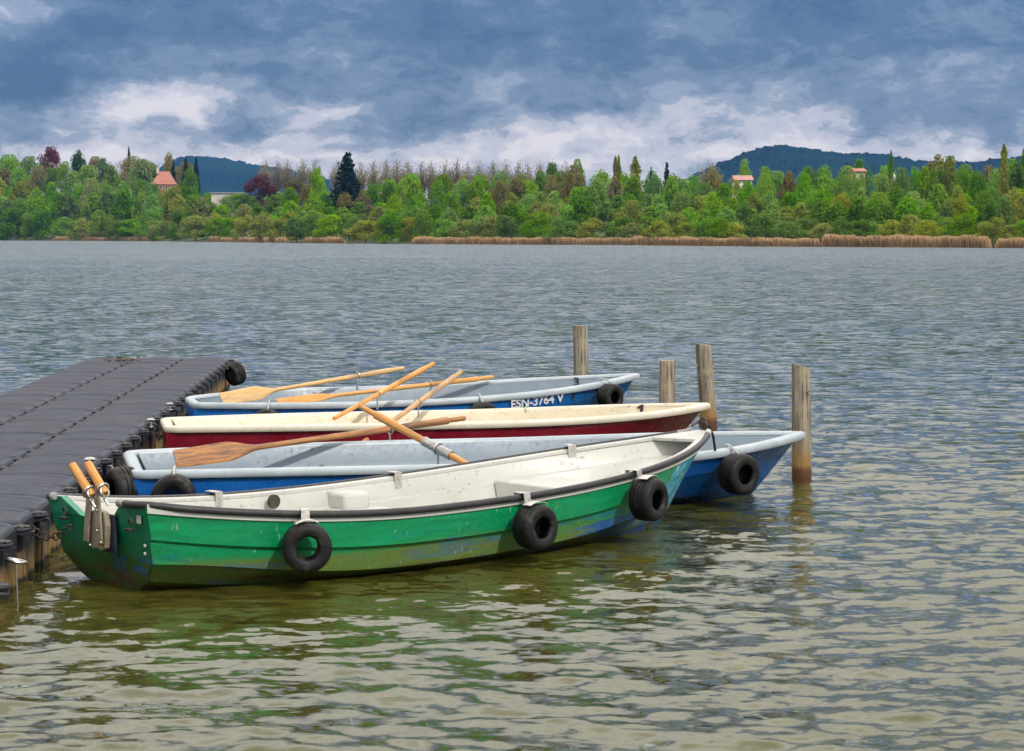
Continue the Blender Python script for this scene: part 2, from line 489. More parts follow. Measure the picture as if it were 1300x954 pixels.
        for i, p in enumerate(path):
            if stern: a, b = path[i - 1], path[(i + 1) % n]
            else: a, b = path[max(i - 1, 0)], path[min(i + 1, n - 1)]
            T = (b - a); T.z = 0; T.normalize()
            O = Vector((T.y, -T.x, 0))
            for u, h in prof:
                v.append(p + O * u + Vector((0, 0, h)))
        f = []
        for i in range(n if stern else n - 1):
            j = (i + 1) % n
            for k in range(w):
                f.append((i * w + k, j * w + k, j * w + (k + 1) % w, i * w + (k + 1) % w))
        return MB().add(v, f).build(name, m, parent, angle=50)

RIM = [(-.050, -.020), (-.048, -.008), (-.035, .001), (-.005, .003), (.014, -.002), (.021, -.012), (.021, -.034), (.015, -.043), (.006, -.043), (.003, -.02), (-.02, -.018)]
GRIM = [(-.045, -.010), (-.044, .006), (-.03, .010), (.002, .010), (.004, -.03), (-.002, -.03), (-.004, -.008)]

TYRE_PROF = []
def tyre_mesh():
    Ro, Ri, W = .118, .056, .135
    pr = []
    sh = .03
    for k in range(7):
        a = math.pi / 2 * k / 6
        pr.append((Ro - sh + sh * math.sin(a), W / 2 - sh + sh * math.cos(a)))
    for g in (-.022, 0.0, .022)[::-1]:
        pr += [(Ro + .001, g + .004), (Ro - .004, g + .002), (Ro - .004, g - .002), (Ro + .001, g - .004)]
    for k in range(7):
        a = math.pi / 2 * (1 - k / 6)
        pr.append((Ro - sh + sh * math.sin(a), -(W / 2 - sh + sh * math.cos(a))))
    pr += [(Ri + .008, -W / 2 + .002), (Ri, -W / 2 + .010), (Ri, -W / 2 + .022), (Ri + .014, -W / 2 + .03), (Ro - .022, -W / 4), (Ro - .018, 0), (Ro - .022, W / 4),
           (Ri + .014, W / 2 - .03), (Ri, W / 2 - .022), (Ri, W / 2 - .010), (Ri + .008, W / 2 - .002)]
    mb = MB().lathe(pr, 40, None, True)
    return mb
_ty = None
def tyre(name, parent, loc, axis, scale=1.0):
    global _ty
    if _ty is None:
        o = tyre_mesh().build(name, M['tyre'], parent, angle=45); _ty = o.data
    else:
        o = bpy.data.objects.new(name, _ty); link(o, parent)
    o.location = loc
    o.rotation_mode = 'QUATERNION'
    o.rotation_quaternion = Vector(axis).to_track_quat('Z', 'Y')
    o.scale = (scale,) * 3
    return o

def text(name, body, m, parent, loc, right, up, size, extrude=.0008, align='CENTER', sx=1.0):
    cu = bpy.data.curves.new(name, 'FONT'); cu.body = body; cu.size = size; cu.extrude = extrude
    cu.align_x = align; cu.align_y = 'CENTER'; cu.offset = size * .026
    tmp = bpy.data.objects.new(name, cu); COL.objects.link(tmp)
    bpy.context.view_layer.update()
    me = bpy.data.meshes.new_from_object(tmp.evaluated_get(bpy.context.evaluated_depsgraph_get()))
    bpy.data.objects.remove(tmp); me.name = name
    me.materials.clear(); me.materials.append(m)
    o = bpy.data.objects.new(name, me); link(o, parent)
    r = Vector(right).normalized(); u = (Vector(up) - r * Vector(up).dot(r)).normalized(); nrm = r.cross(u)
    o.matrix_local = Matrix(((r.x * sx, u.x, nrm.x, loc[0]), (r.y * sx, u.y, nrm.y, loc[1]), (r.z * sx, u.z, nrm.z, loc[2]), (0, 0, 0, 1)))
    return o

# ---- green boat
def green_boat():
    b = Boat([-1.861, 9.919, 0.731, 3.992, 0.417, 0.698, 0.344, 0.385, 0.276, 0.47, 3.381, -0.034], 'green')
    root = empty('rowing_boat', (b.X, b.Y, 0), b.th)
    tag(root, 'green rowing boat with white interior and black rubber rail, nearest of the moored boats', 'rowing boat', 'rowing boats moored at the floating dock')
    b.hull(root, M['green'])
    zt = b.zs
    notch = [Vector((0, .30, zt - .004)), Vector((0, .13, zt - .075)), Vector((0, -.12, zt - .085)), Vector((0, -.19, zt - .01))]
    b.transom(root, M['transom'], notch)
    lin = b.liner(root, M['white_in'], .10, back=.085)
    b.rim(root, M['white_in'], GRIM, stern=False, name='rim')
    # rubber rails
    for sg in (-1, 1):
        N = 70
        wl = .20 if sg < 0 else .07
        pts = [b.rail(.022 + (.978 - .022) * k / N, sg, .008, .004) for k in range(N + 1)]
        yk = sg * b.bs
        wrap = [Vector((-.012, yk - sg * wl * u, b.zs + .004 + b.roll * (yk - sg * wl * u))) for u in (1, .8, .6, .45)] + [Vector((-.004, yk - sg * .030, b.zs + .004 + b.roll * yk)), Vector((.022, yk + sg * .000, b.zs + .003 + b.roll * yk))]
        pts = wrap + pts[1:]
        rr = MB().tube(pts, .0165, 12).build('rubber_rail', M['rubber'], root)
        cp = MB().tube([wrap[0] - (wrap[1] - wrap[0]).normalized() * .012, wrap[0].lerp(wrap[1], 1.0)], .0185, 12).build('end_cap', M['cap'], rr, bevel=.004)
        cp2 = MB().tube([b.rail(.968, sg, .008, .004), b.rail(.985, sg, .006, .006)], .0185, 12).build('end_cap', M['white_in'] if sg < 0 else M['cap'], rr, bevel=.004)
    # bow plate between the rails
    mb = MB()
    A = [b.rail(t, 1, -.01, .012) for t in (.93, .955, .98)] + [Vector((b.L * .997, 0, b.zb + .012))] + [b.rail(t, -1, -.01, .012) for t in (.98, .955, .93)]
    n = len(A); mb.add(A + [p - Vector((0, 0, .02)) for p in A], [tuple(range(n)), tuple(range(2 * n - 1, n - 1, -1))] + [(i, (i + 1) % n, n + (i + 1) % n, n + i) for i in range(n)])
    mb.build('bow_deck', M['white_in'], root, bevel=.004)
    mb = MB(); c = Vector((b.L * .985, -.0, b.zb + .02)); mb.torus(c + Vector((.01, -.01, .02)), (1, -.2, 0), .035, .006)
    mb.build('bow_ring', M['iron'], root)
    mb = MB(); c = Vector((b.L * .955, -.035, b.zb - .07)); mb.torus(c, (0, 1, .3), .018, .0045); mb.build('stem_eye', M['steel'], root)
    # benches
    def bench(t, w, drop, inset=.10):
        h = b.hb(t) - inset; z = b.zr(t) - drop
        v = []
        for x in (t * b.L - w / 2, t * b.L + w / 2):
            hh = max(b.hb(x / b.L) - inset, .05)
            v += [Vector((x, -hh, z)), Vector((x, hh, z)), Vector((x, -hh + .03, z - .12)), Vector((x, hh - .03, z - .12))]
        mb = MB().add(v, [(0, 1, 5, 4), (0, 4, 6, 2), (1, 3, 7, 5), (0, 2, 3, 1), (4, 5, 7, 6)])
        mb.build('bench', M['white_in'], root, bevel=.012, angle=60)
    bench(.12, .55, .10, .075); bench(.47, .30, .13); bench(.755, .40, .12, .10)
    # locker block on the far inner side + round drain hatch
    mb = MB(); t = b.t_at(425, 1) ; p = b.rail(t, 1, -.10, -.075)
    mb.box((p.x, p.y - .02, p.z), (.17, .16, .10)); mb.build('locker', M['white_in'], root, bevel=.02)
    q = b.loc_on(348, 637, ly=b.hb(.24) - .075)
    mb = MB().lathe([(.0, .004), (.026, .004), (.033, .008), (.036, .004), (.036, -.01)], 28, Matrix.Translation(q) @ Matrix.Rotation(R(90), 4, 'X'))
    mb.build('hatch', M['dark_void'], root)
    # tyre fenders with brackets, near side
    for px in (389, 681, 822):
        t = b.t_at(px - (3 if px < 500 else 19), -1)
        p = b.rail(t, -1); d = (b.rail(t + .01, -1) - b.rail(t - .01, -1)); d.z = 0; d.normalize()
        nrm = Vector((d.y, -d.x, 0))
        if px == 389: nrm = (nrm + d * -.35).normalized()
        c = p + nrm * .098 + Vector((0, 0, -.132 if px < 800 else -.118))
        ty = tyre('tyre_fender', root, c, nrm, .93)
        # bracket geometry is in boat space, so it is a child of the boat's fender through a counter matrix
        mb = MB()
        w = .042
        def plate(a, bb, wid, th):
            a, bb = Vector(a), Vector(bb); ax = (bb - a); L_ = ax.length; ax.normalize()
            sd = d; up = ax.cross(sd).normalized()
            Mx = Matrix((ax, sd, up)).transposed()
            mb.box((a + bb) / 2, (L_, wid, th), Mx)
        top = p + Vector((0, 0, .030))
        plate(p - nrm * .030 + Vector((0, 0, .026)), p + nrm * .040 + Vector((0, 0, .026)), w, .004)
        plate(p + nrm * .040 + Vector((0, 0, .026)), p + nrm * .048 + Vector((0, 0, -.022)), w, .004)
        plate(p - nrm * .030 + Vector((0, 0, .026)), p - nrm * .032 + Vector((0, 0, -.03)), w, .004)
        # curved pad on the tyre crown
        for k in range(-3, 3):
            a0, a1 = k * .16, (k + 1) * .16
            P0 = c + Vector((0, 0, math.cos(a0) * .122)) + d * math.sin(a0) * .122
            P1 = c + Vector((0, 0, math.cos(a1) * .122)) + d * math.sin(a1) * .122
            ax = (P1 - P0); L_ = ax.length; ax.normalize(); up = ax.cross(nrm).normalized()
            mb.box((P0 + P1) / 2, (L_ * 1.03, .055, .004), Matrix((ax, nrm, up)).transposed())
        br = mb.build('bracket', M['bracket'], ty, smooth=False, bevel=.001)
        Mt = Matrix.Translation(c) @ Vector(nrm).to_track_quat('Z', 'Y').to_matrix().to_4x4()
        br.matrix_parent_inverse = (Mt @ Matrix.Scale(.93, 4)).inverted()
    # brackets on the far rail
    for px in (270, 498, 722):
        t = b.t_at(px, 1); p = b.rail(t, 1); d = (b.rail(t + .01, 1) - b.rail(t - .01, 1)); d.z = 0; d.normalize()
        nrm = Vector((d.y, -d.x, 0))
        Mx = Matrix((d, nrm, Vector((0, 0, 1)))).transposed()
        mb = MB()
        mb.box(p + nrm * .012 + Vector((0, 0, .030)), (.045, .085, .004), Mx)
        mb.box(p + nrm * .055 + Vector((0, 0, -.022)), (.045, .004, .105), Mx)
        for dz in (-.05, .0):
            mb.lathe([(0, .004), (.006, .003), (.007, 0)], 10, Matrix.Translation(p + nrm * .057 + Vector((0, 0, dz))) @ nrm.to_track_quat('Z', 'Y').to_matrix().to_4x4())
        mb.build('bracket', M['bracket'], root, smooth=False)
    # mount on the transom: navy pad, taupe board, two arms
    q = b.loc_on(133, 678, lx=-.01)
    yc = q.y
    mb = MB().box((-.012, yc - .035, .255), (.016, .13, .17)); mb.build('mount_pad', M['navy'], root, smooth=False, bevel=.004)
    bd = MB()
    pl = [(-.06, .09), (-.075, .03), (-.065, -.07), (-.035, -.085), (.0, -.075), (.04, -.082), (.075, -.06), (.07, .02), (.06, .085), (.0, .10)]
    n = len(pl); v = [Vector((-.022, yc + y, .262 + z)) for y, z in pl] + [Vector((-.05, yc + y, .262 + z)) for y, z in pl]
    bd.add(v, [tuple(range(n)), tuple(range(2 * n - 1, n - 1, -1))] + [(i, (i + 1) % n, n + (i + 1) % n, n + i) for i in range(n)])
    bo = bd.build('mount_board', M['board'], root, smooth=False, bevel=.006)
    for dy in (-.03, .055):
        mb = MB(); mb.box((-.06, yc + dy, .335), (.012, .042, .25), Euler((R(-6 if dy < 0 else 8), 0, 0)).to_matrix())
        mb.build('mount_arm', M['board'], root, smooth=False, bevel=.004)
    mb = MB().tube([(-.065, yc - .05, .455), (-.065, yc + .07, .455)], .012, 10); mb.build('cross_pin', M['iron'], root)
    for dy, dz in ((-.03, .36), (-.03, .27), (-.06, .22), (.03, .2)):
        MB().lathe([(0, .006), (.006, .005), (.007, 0)], 8, Matrix.Translation((-.068, yc + dy, dz)) @ Matrix.Rotation(R(-90), 4, 'Y')).build('bolt', M['steel'], bo)
    # rings and sticker on the transom
    for px, py in ((167, 667), (84, 652)):
        q = b.loc_on(px, py, lx=-.01)
        mb = MB().torus(q + Vector((-.005, 0, .012)), (1, 0, .2), .016, .004); mb.torus(q + Vector((-.012, 0, -.02)), (.3, .2, 1), .018, .0045)
        mb.build('ring_bolt', M['iron'], root)
    q = b.loc_on(176, 660, lx=-.006)
    MB().box(q, (.003, .03, .034)).build('sticker', M['patch'], root, smooth=False)
    # white worn spots down the stern corner
    mb = MB()
    for z in (.225, .19): 
        mb.lathe([(0, .003), (.006, .002), (.008, 0)], 9, Matrix.Translation((.004, -b.hb(0) * .96 + .008, z)) @ Matrix.Rotation(R(75), 4, 'X'))
    mb.build('rivet', M['cap'], root)
    return b
GB = green_boat()

# ---- the other three
def boat(q, hullm, inm, rimm, label):
    b = Boat(q, 'plain')
    root = empty('rowing_boat', (b.X, b.Y, 0), b.th)
    tag(root, label, 'rowing boat', 'rowing boats moored at the floating dock')
    b.hull(root, hullm)
    b.transom(root, hullm)
    b.liner(root, inm, .12)
    b.rim(root, rimm, RIM)
    for t, w in ((.30, .26), (.62, .24)):
        z = b.zr(t) - .15
        v = []
        for x in (t * b.L - w / 2, t * b.L + w / 2):
            hh = b.hb(x / b.L) - .08
            for zz in (z, z - .03): v += [Vector((x, -hh, zz)), Vector((x, hh, zz))]
        MB().add(v, [(0, 1, 5, 4), (2, 6, 7, 3), (0, 2, 3, 1), (4, 5, 7, 6), (0, 4, 6, 2), (1, 3, 7, 5)]).build('bench', inm, root, bevel=.006)
    b.root = root
    return b
def eye(b, drop, name='bow_eye'):
    mb = MB(); c = Vector((b.L - .095, 0, b.zb - drop)); mb.torus(c, (0, 1, .25), .020, .0048); mb.tube([c + Vector((-.05, 0, .0)), c + Vector((-.02, 0, 0))], .006, 8)
    mb.build(name, M['steel'], b.root)
BB = boat([-2.168, 12.604, .22, 4.027, .5, .648, .529, .296, .31, .384, 3.073, .018], M['blue'], M['blue_in'], M['blue_rim'],
          'deep blue rowing boat with pale blue interior, touching the bow of the green boat')
eye(BB, .075)
RB = boat([-2.375, 15.189, .188, 3.844, .421, .617, .477, .300, .310, .376, 4.0, -.012], M['red'], M['cream'], M['cream_rim'],
          'crimson rowing boat with cream interior marked with the number one')
FB = boat([-2.415, 16.685, .257, 3.523, .25, .621, .312, .343, .361, .485, 3.6, .022], M['sky_blue'], M['blue_in'], M['blue_rim'],
          'blue rowing boat with pale interior marked with the number three, farthest of the moored boats')
def hull_fender(b, px, drop=.13, lift=.0, sc=1.0, tilt=0.0, strap=True):
    t = b.t_at(px, -1); p = b.rail(t, -1); d = (b.rail(t + .01, -1) - b.rail(t - .01, -1)); d.z = 0; d.normalize()
    nrm = Vector((d.y, -d.x, tilt)).normalized()
    c = p + Vector((nrm.x, nrm.y, 0)).normalized() * .085 + Vector((0, 0, -drop))
    ty = tyre('tyre_fender', b.root, c, nrm, sc)
    if strap:
        mb = MB().tube([c + Vector((0, 0, .112)), c + Vector((0, 0, .13)) - nrm * .03, p + Vector((0, 0, .02)), p - nrm * .03 + Vector((0, 0, .018))], .007, 8)
        o = mb.build('strap', M['steel'], ty)
        o.matrix_parent_inverse = (Matrix.Translation(c) @ nrm.to_track_quat('Z', 'Y').to_matrix().to_4x4() @ Matrix.Scale(sc, 4)).inverted()
def rope(pts, name, label, cat, parent=None, r=.007):
    o = MB().tube(pts, r, 8).build(name, M['rope'], parent)
    if label: tag(o, label, cat)
    return o
M['rope'] = simple('dark_rope', (.035, .033, .035), (.09, .085, .08), 120, .8, 0, .5, .002)
# loop of line hanging over the green bow into the blue boat
P0 = GB.world(Vector((GB.L * .975, .03, GB.zb + .03))); P1 = P0 + Vector((.16, .30, -.17))
rope([P0, P0 + Vector((.05, .05, .025)), P0 + Vector((.11, .14, -.01)), P0 + Vector((.14, .22, -.08)), P1], 'mooring_line', 'short dark line looped over the bow of the green boat', 'rope', None, .008)
hull_fender(BB, 926, .142)
hull_fender(BB, 222, .13)
hull_fender(FB, 764, .115, sc=.88)
hull_fender(FB, 608, .150)
hull_fender(FB, 342, .155)
hull_fender(RB, 600, .16, strap=False) if False else None
# stern fender of the blue boat
q = BB.local(at(172, 612, 12.15))
tyre('tyre_fender', BB.root, (-.06, -BB.bs + .12, .17), (-1, -.35, 0), 1.1)

# lettering
def side_frame(b, t, sg, row=0):
    p0, p1 = b.side(t, sg), b.side(t + .01, sg)
    right = (p1[row + 1] - p0[row + 1]).normalized()
    up = (p0[row] - p0[row + 2]).normalized()
    return p0, right, up
t = FB.t_at(684, -1); p0, rt, up = side_frame(FB, t, -1)
n_ = rt.cross(up)
text('registration_number', 'ESN-3764 V', M['white_paint'], FB.root, p0[1] + n_ * .004 - up * .004, rt, up, .092, .0015, sx=1.02)
t = FB.t_at(731, -1); p0, rt, up = side_frame(FB, t, -1)
text('hull_number', '3', M['black_paint'], FB.root, p0[1] + rt.cross(up) * .004 - up * .005, rt, up, .07, .0015)
def inner_number(b, px, py, s_, size):
    t = b.t_at(px, 1)
    p, p2 = b.rail(t, 1, -.056), b.rail(t + .01, 1, -.056)
    q = b.loc_on(px, py, ly=p.y)
    t2 = q.x / b.L
    for _ in range(4):
        q = b.loc_on(px, py, ly=b.hb(t2) - .062); t2 = q.x / b.L
    p, p2 = b.rail(t2, 1, -.056), b.rail(t2 + .01, 1, -.056)
    rt = (p2 - p).normalized()
    up = Vector((0, .08, 1))
    nrm = rt.cross(up).normalized()
    q.y = b.hb(t2) - .056 + (q.z - b.zr(t2)) * .09
    if s_ == '1':
        up = (up - rt * up.dot(rt)).normalized()
        pl = [(-.16, -.42), (.12, -.42), (.20, .42), (.02, .42), (-.34, .20), (-.28, .04), (-.06, .14)]
        c_ = q + nrm * .014
        v = [c_ + rt * x * size * 1.1 + up * y * size for x, y in pl] + [c_ + nrm * .003 + rt * x * size * 1.1 + up * y * size for x, y in pl]
        n = len(pl)
        MB().add(v, [tuple(range(n)), tuple(range(2 * n - 1, n - 1, -1))] + [(i, (i + 1) % n, n + (i + 1) % n, n + i) for i in range(n)]).build('boat_number', M['black_paint'], b.root, smooth=False)
        return
    text('boat_number', s_, M['black_paint'], b.root, q + nrm * .014, rt, up, size, .002, sx=1.15)
inner_number(FB, 732.5, 485.5, '3', .092)
inner_number(RB, 815, 520, '1', .085)
# rust-edged fitting on the cream wall
q = RB.loc_on(668, 521, ly=RB.hb(.55) - .07)
MB().box(q + Vector((0, -.006, .015)), (.009, .01, .05)).build('rowlock_socket', M['cream_rim'], RB.root, bevel=.003)

# ------------------------------------------------------------------ oars
def oar(A, B, collar, woodmat, label, blade_w=.125, blade_l=.52, blade=True, cut=None, flat_up=(0, -.6, .8), ring=True, r=.021, sleeve=False, pin=True):
    """A: handle end, B: blade tip (world)"""
    A, B = Vector(A), Vector(B)
    X = (B - A); L = X.length; X.normalize()
    Z = Vector(flat_up); Z = (Z - X * Z.dot(X)).normalized(); Y = Z.cross(X)
    root = bpy.data.objects.new('oar', None); link(root)
    root.matrix_world = Matrix(((X.x, Y.x, Z.x, A.x), (X.y, Y.y, Z.y, A.y), (X.z, Y.z, Z.z, A.z), (0, 0, 0, 1)))
    tag(root, label, 'oar', 'wooden oars lying across the moored boats')
    g = .13
    MB().tube([(0, 0, 0), (.004, 0, 0), (.01, 0, 0), (g - .01, 0, 0), (g, 0, 0)], [.008, .013, .0155, .0165, .0165], 14).build('grip', woodmat, root)
    sh_end = L - (blade_l if blade else 0)
    pts = [(g - .002, 0, 0), (g + .008, 0, 0)] + [(g + .01 + (sh_end - g) * k / 6, 0, 0) for k in range(1, 7)]
    MB().tube(pts, [.0165, r] + [r * (1.0 - .05 * k) for k in range(1, 7)], 14).build('shaft', woodmat, root)
    if blade:
        v, f = [], []
        N, K = 26, 14
        for i in range(N + 1):
            u = i / N
            x = sh_end - .03 + (L - sh_end + .03) * u
            e = min(1, max(0, (u - .05) / .38)); e = e * e * (3 - 2 * e)
            w = r * .72 * (1 - e) + blade_w / 2 * e * (1 - .10 * max(0, (u - .5)) * 2)
            th = r * .72 * (1 - e) + .0065 * e
            if i == N: w *= .96; th *= .6
            for k in range(K):
                a = 2 * math.pi * k / K
                ca, sa = math.cos(a), math.sin(a)
                v.append((x, w * math.copysign(abs(ca) ** (1 - .35 * e), ca), th * math.copysign(abs(sa) ** (1 - .2 * e), sa)))
        for i in range(N):
            for k in range(K): f.append((i * K + k, i * K + (k + 1) % K, (i + 1) * K + (k + 1) % K, (i + 1) * K + k))
        f += [tuple(range(K))[::-1], tuple(N * K + k for k in range(K))]
        MB().add(v, f).build('blade', woodmat, root, angle=50)
    if ring:
        cx = (Vector(collar) - A).dot(X)
        if sleeve: MB().tube([(cx - .11, 0, 0), (cx + .10, 0, 0)], r + .004, 16).build('sleeve', M['steel'], root)
        Minv = root.matrix_world.to_3x3().inverted()
        dn = Minv @ Vector((0, 0, -1))
        mb = MB(); c = Vector((cx, 0, 0)); mb.torus(c, (1, 0, 0), r + .010, .0045, 22)
        if pin:
            mb.tube([c + dn * (r + .010), c + dn * (r + .085)], .006, 8)
            q_ = Minv @ Vector((1, 0, 0))
        else:
            mb.tube([c + dn * (r + .010), c + dn * (r + .05)], .006, 8)
        mb.build('rowlock', M['steel'], root)
    return root

# far blue boat: two oars
oar(at(513, 467.5, 17.9), at(281, 507, 16.72), at(452, 480, 17.6), M['oar_pale'], 'pale oar in the farthest blue boat with its broad blade at the stern', blade_w=.12, blade_l=.52, flat_up=(.1, -.9, .45))
oar(at(626, 479, 17.75), at(352, 511, 16.95), at(547, 489, 17.5), M['oar_varnish'], 'golden varnished oar lying low inside the farthest blue boat', blade_w=.08, blade_l=.5, flat_up=(0, -.75, .65))
# red boat: two crossing oars
oar(at(551, 461.5, 16.6), at(425, 531, 15.4), at(478, 503, 15.9), M['oar_varnish'], 'dark varnished oar rising from the far rail of the crimson boat, uppermost handle', blade_l=.4, blade=False, flat_up=(1, 0, 0))
oar(at(586, 472, 16.2), at(440, 577, 14.6), at(520, 519, 15.6), M['oar_grey'], 'weathered oar leaning over the crimson boat with its grey grip pointing up', blade=False, flat_up=(1, 0, 0))
# blue boat
oar(at(591, 531, 13.95), at(222, 583, 12.72), at(489, 545, 13.65), M['oar_worn'], 'worn brown oar with wide blade resting along the deep blue boat', blade_w=.120, blade_l=.56, flat_up=(.1, -.95, .3), r=.023)
oar(at(456, 515.5, 13.05), at(617, 603, 12.47), at(555, 571, 12.68), M['oar_varnish'], 'orange oar with a silver sleeve slanting over the deep blue boat', blade=False, flat_up=(1, 0, 0), r=.024, sleeve=True)
# two stubby handles standing at the green transom
for px0, py0, px1, py1, lab in ((91, 590, 114, 626, 'upright oar handle standing at the green stern, the one over the dock edge'), (111, 588, 131, 623, 'upright oar handle standing at the green stern, the one nearer the rail')):
    A, B = at(px0, py0, 9.75), at(px1, py1, 9.66)
    root = bpy.data.objects.new('oar', None); link(root); root.location = A
    tag(root, lab, 'oar', 'oar handles clamped at the green stern')
    D = (B - A).normalized()
    q = D.to_track_quat('X', 'Z'); root.rotation_mode = 'QUATERNION'; root.rotation_quaternion = q
    L = (B - A).length
    MB().tube([(0, 0, 0), (.003, 0, 0), (.012, 0, 0), (L, 0, 0), (L + .02, 0, 0)], [.014, .0185, .0195, .0205, .017], 16).build('shaft', M['oar_varnish'], root)
    mb = MB(); mb.torus((L - .008, 0, 0), (1, .1, .2), .029, .005); mb.torus((L + .012, 0, .005), (.5, .2, 1), .022, .0045)
    mb.tube([(L + .01, .0, -.02), (L + .06, .01, -.03)], .006, 8)
    mb.build('rowlock', M['steel'], root)

# ------------------------------------------------------------------ floating dock
def dock():
    th = math.atan((490.7 - 650) / F)            # its direction, from the vanishing point
    dirv = Vector((math.sin(th), math.cos(th), 0)); rt = Vector((math.cos(th), -math.sin(th), 0))
    zd = .295
    # right edge passes under pixel (31,655)
    u0 = 300.0
    d_end = 3598 / 153.5
    xr = (490.7 - (153.5) * 1.294 - 650) / F * d_end
    corner = Vector((xr, d_end, 0))              # far right corner
    root = empty('floating_dock', corner, 0)
    rot = -th
    root.rotation_euler = (0, 0, rot)
    tag(root, 'long dark grey floating dock of interlocked plastic cubes', 'floating dock')
    s = .5
    # one cube mesh
    def cube_mesh():
        a = .245; ch = .068
        def octo(k, c):
            return [(a * k - c, -a * k), (a * k, -a * k + c), (a * k, a * k - c), (a * k - c, a * k), (-a * k + c, a * k), (-a * k, a * k - c), (-a * k, -a * k + c), (-a * k + c, -a * k)]
        lay = [(-.10, .97, ch), (.02, .985, ch), (.16, 1.0, ch), (.235, 1.0, ch), (.262, 1.0, ch)]
        v, f = [], []
        for z, k, c in lay: v += [(x, y, z) for x, y in octo(k, c)]
        for i in range(len(lay) - 1):
            for j in range(8): f.append((i * 8 + j, i * 8 + (j + 1) % 8, (i + 1) * 8 + (j + 1) % 8, (i + 1) * 8 + j))
        mb = MB().add(v, f)
        N = 56; m_ = 2 * a - ch
        v, f = [], []
        for i in range(N + 1):
            for j in range(N + 1):
                x = -a + 2 * a * i / N; y = -a + 2 * a * j / N
                q = abs(x) + abs(y)
                if q > m_: x *= m_ / q; y *= m_ / q
                e = min(a - abs(x), a - abs(y), (m_ - abs(x) - abs(y)) / 1.414)
                fall = (1 - min(max(e, 0) / .030, 1)) ** 2
                r_ = math.hypot(x, y + .62)
                z = .278 + .005 * (1 - (y / a) ** 2) + .018 * (1 - (x / a) ** 2)
                inn = min(1, max(0, (e - .022) / .02))
                ph = (r_ % .052) / .052
                z -= inn * .0040 * (1 if ph < .3 else 0)
                z -= inn * .012 * max(0, 1 - abs(r_ - .735) / .016)
                z -= .030 * fall
                v.append((x, y, z))
        w_ = N + 1
        for i in range(N):
            for j in range(N):
                q4 = (i * w_ + j, (i + 1) * w_ + j, (i + 1) * w_ + j + 1, i * w_ + j + 1)
                f.append(q4)
        mb.add(v, f)
        # fluted sides: two shallow ribs a side
        for k in range(4):
            Rz = Matrix.Rotation(k * math.pi / 2, 3, 'Z')
            for off in (-.10, .10):
                mb.box(Rz @ Vector((a - .004, off, .06)), (.018, .05, .26), Rz)
        # corner lugs
        for sx in (-1, 1):
            for sy in (-1, 1):
                z = .205 + (.016 if sx * sy > 0 else 0) + (.03 if sx > 0 else 0)
                c = Vector((sx * .232, sy * .232, 0))
                Mx = Matrix.Translation((sx * .245, sy * .245, z))
                mb.lathe([(.0, .007), (.052, .007), (.055, .004), (.055, -.004), (.052, -.007), (0, -.007)], 12, Mx)
        return mb
    proto = None
    rows = 33; n = 0
    for j in range(rows):
        for i in range(3):
            x, y = -(i + .5) * s, -(j + .5) * s
            if proto is None:
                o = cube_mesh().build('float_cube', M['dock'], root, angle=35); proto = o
            else:
                o = bpy.data.objects.new('float_cube', proto.data); link(o, root)
            o.location = (x, y, random.uniform(-.003, .003))
            o.rotation_euler = (random.uniform(-.004, .004), random.uniform(-.004, .004), random.choice([0, 0, math.pi]) * 0)
    # connector pins: cross-headed bolts on seams and the boat side
    pm = MB()
    for k in range(4):
        pm.box((.0, 0, .0), (.085, .020, .012), Euler((0, 0, k * math.pi / 4)).to_matrix())
    pm.lathe([(0, .012), (.022, .010), (.026, .004), (.026, -.03)], 14)
    po = None
    cnt = 0
    for j in range(0, rows + 1):
        for i in range(0, 3):
            if cnt >= 100: break
            z = .268 if i else .262
            if po is None:
                o = pm.build('joint_pin', M['pin'], root, smooth=False); po = o
            else:
                o = bpy.data.objects.new('joint_pin', po.data); link(o, root)
            o.location = (-(i * s), -j * s, z); o.rotation_euler = (0, 0, random.random())
            cnt += 1
    return root, corner, rot
DK, DC, DR = dock()
def dk(x, y, z):
    return Matrix.Rotation(DR, 3, 'Z') @ Vector((x, y, 0)) + DC + Vector((0, 0, z))

# tyre at the far end of the dock
to = tyre('tyre_fender', None, dk(.10, -.75, .165), (.75, .62, .25), 1.0)
tag(to, 'black tyre hanging at the far corner of the floating dock', 'tyre')
# clump of dried weed on the dock
mb = MB()
for k in range(26):
    p = dk(-1.02 + random.gauss(0, .09), -.72 + random.gauss(0, .10), .305 + abs(random.gauss(0, .008)))
    pts = [p + Vector((random.uniform(-.05, .05), random.uniform(-.05, .05), random.uniform(0, .02))) * s_ for s_ in (0, .5, 1)]
    mb.tube(pts, [.006, .009, .004], 5)
tag(mb.build('weed_clump', M['weed'], None), 'small clump of dried brown weed on the far end of the floating dock', 'weed')

def hardware(name, pts, label, cat, m, chain=0, ring=None):
    mb = MB()
    if chain:
        A, B = Vector(pts[0]), Vector(pts[1])
        N = chain
        for k in range(N):
            u = (k + .5) / N
            p = A.lerp(B, u) - Vector((0, 0, math.sin(math.pi * u) * .05))
            p2 = A.lerp(B, u + .02) - Vector((0, 0, math.sin(math.pi * (u + .02)) * .05))
            T = (p2 - p).normalized()
            ax = T.cross(Vector((0, 0, 1)) if k % 2 else Vector((1, .3, 0))).normalized()
            mb.torus(p, ax, .0165, .0038, 12, 6)
    o = mb.build(name, m, None)
    return tag(o, label, cat)
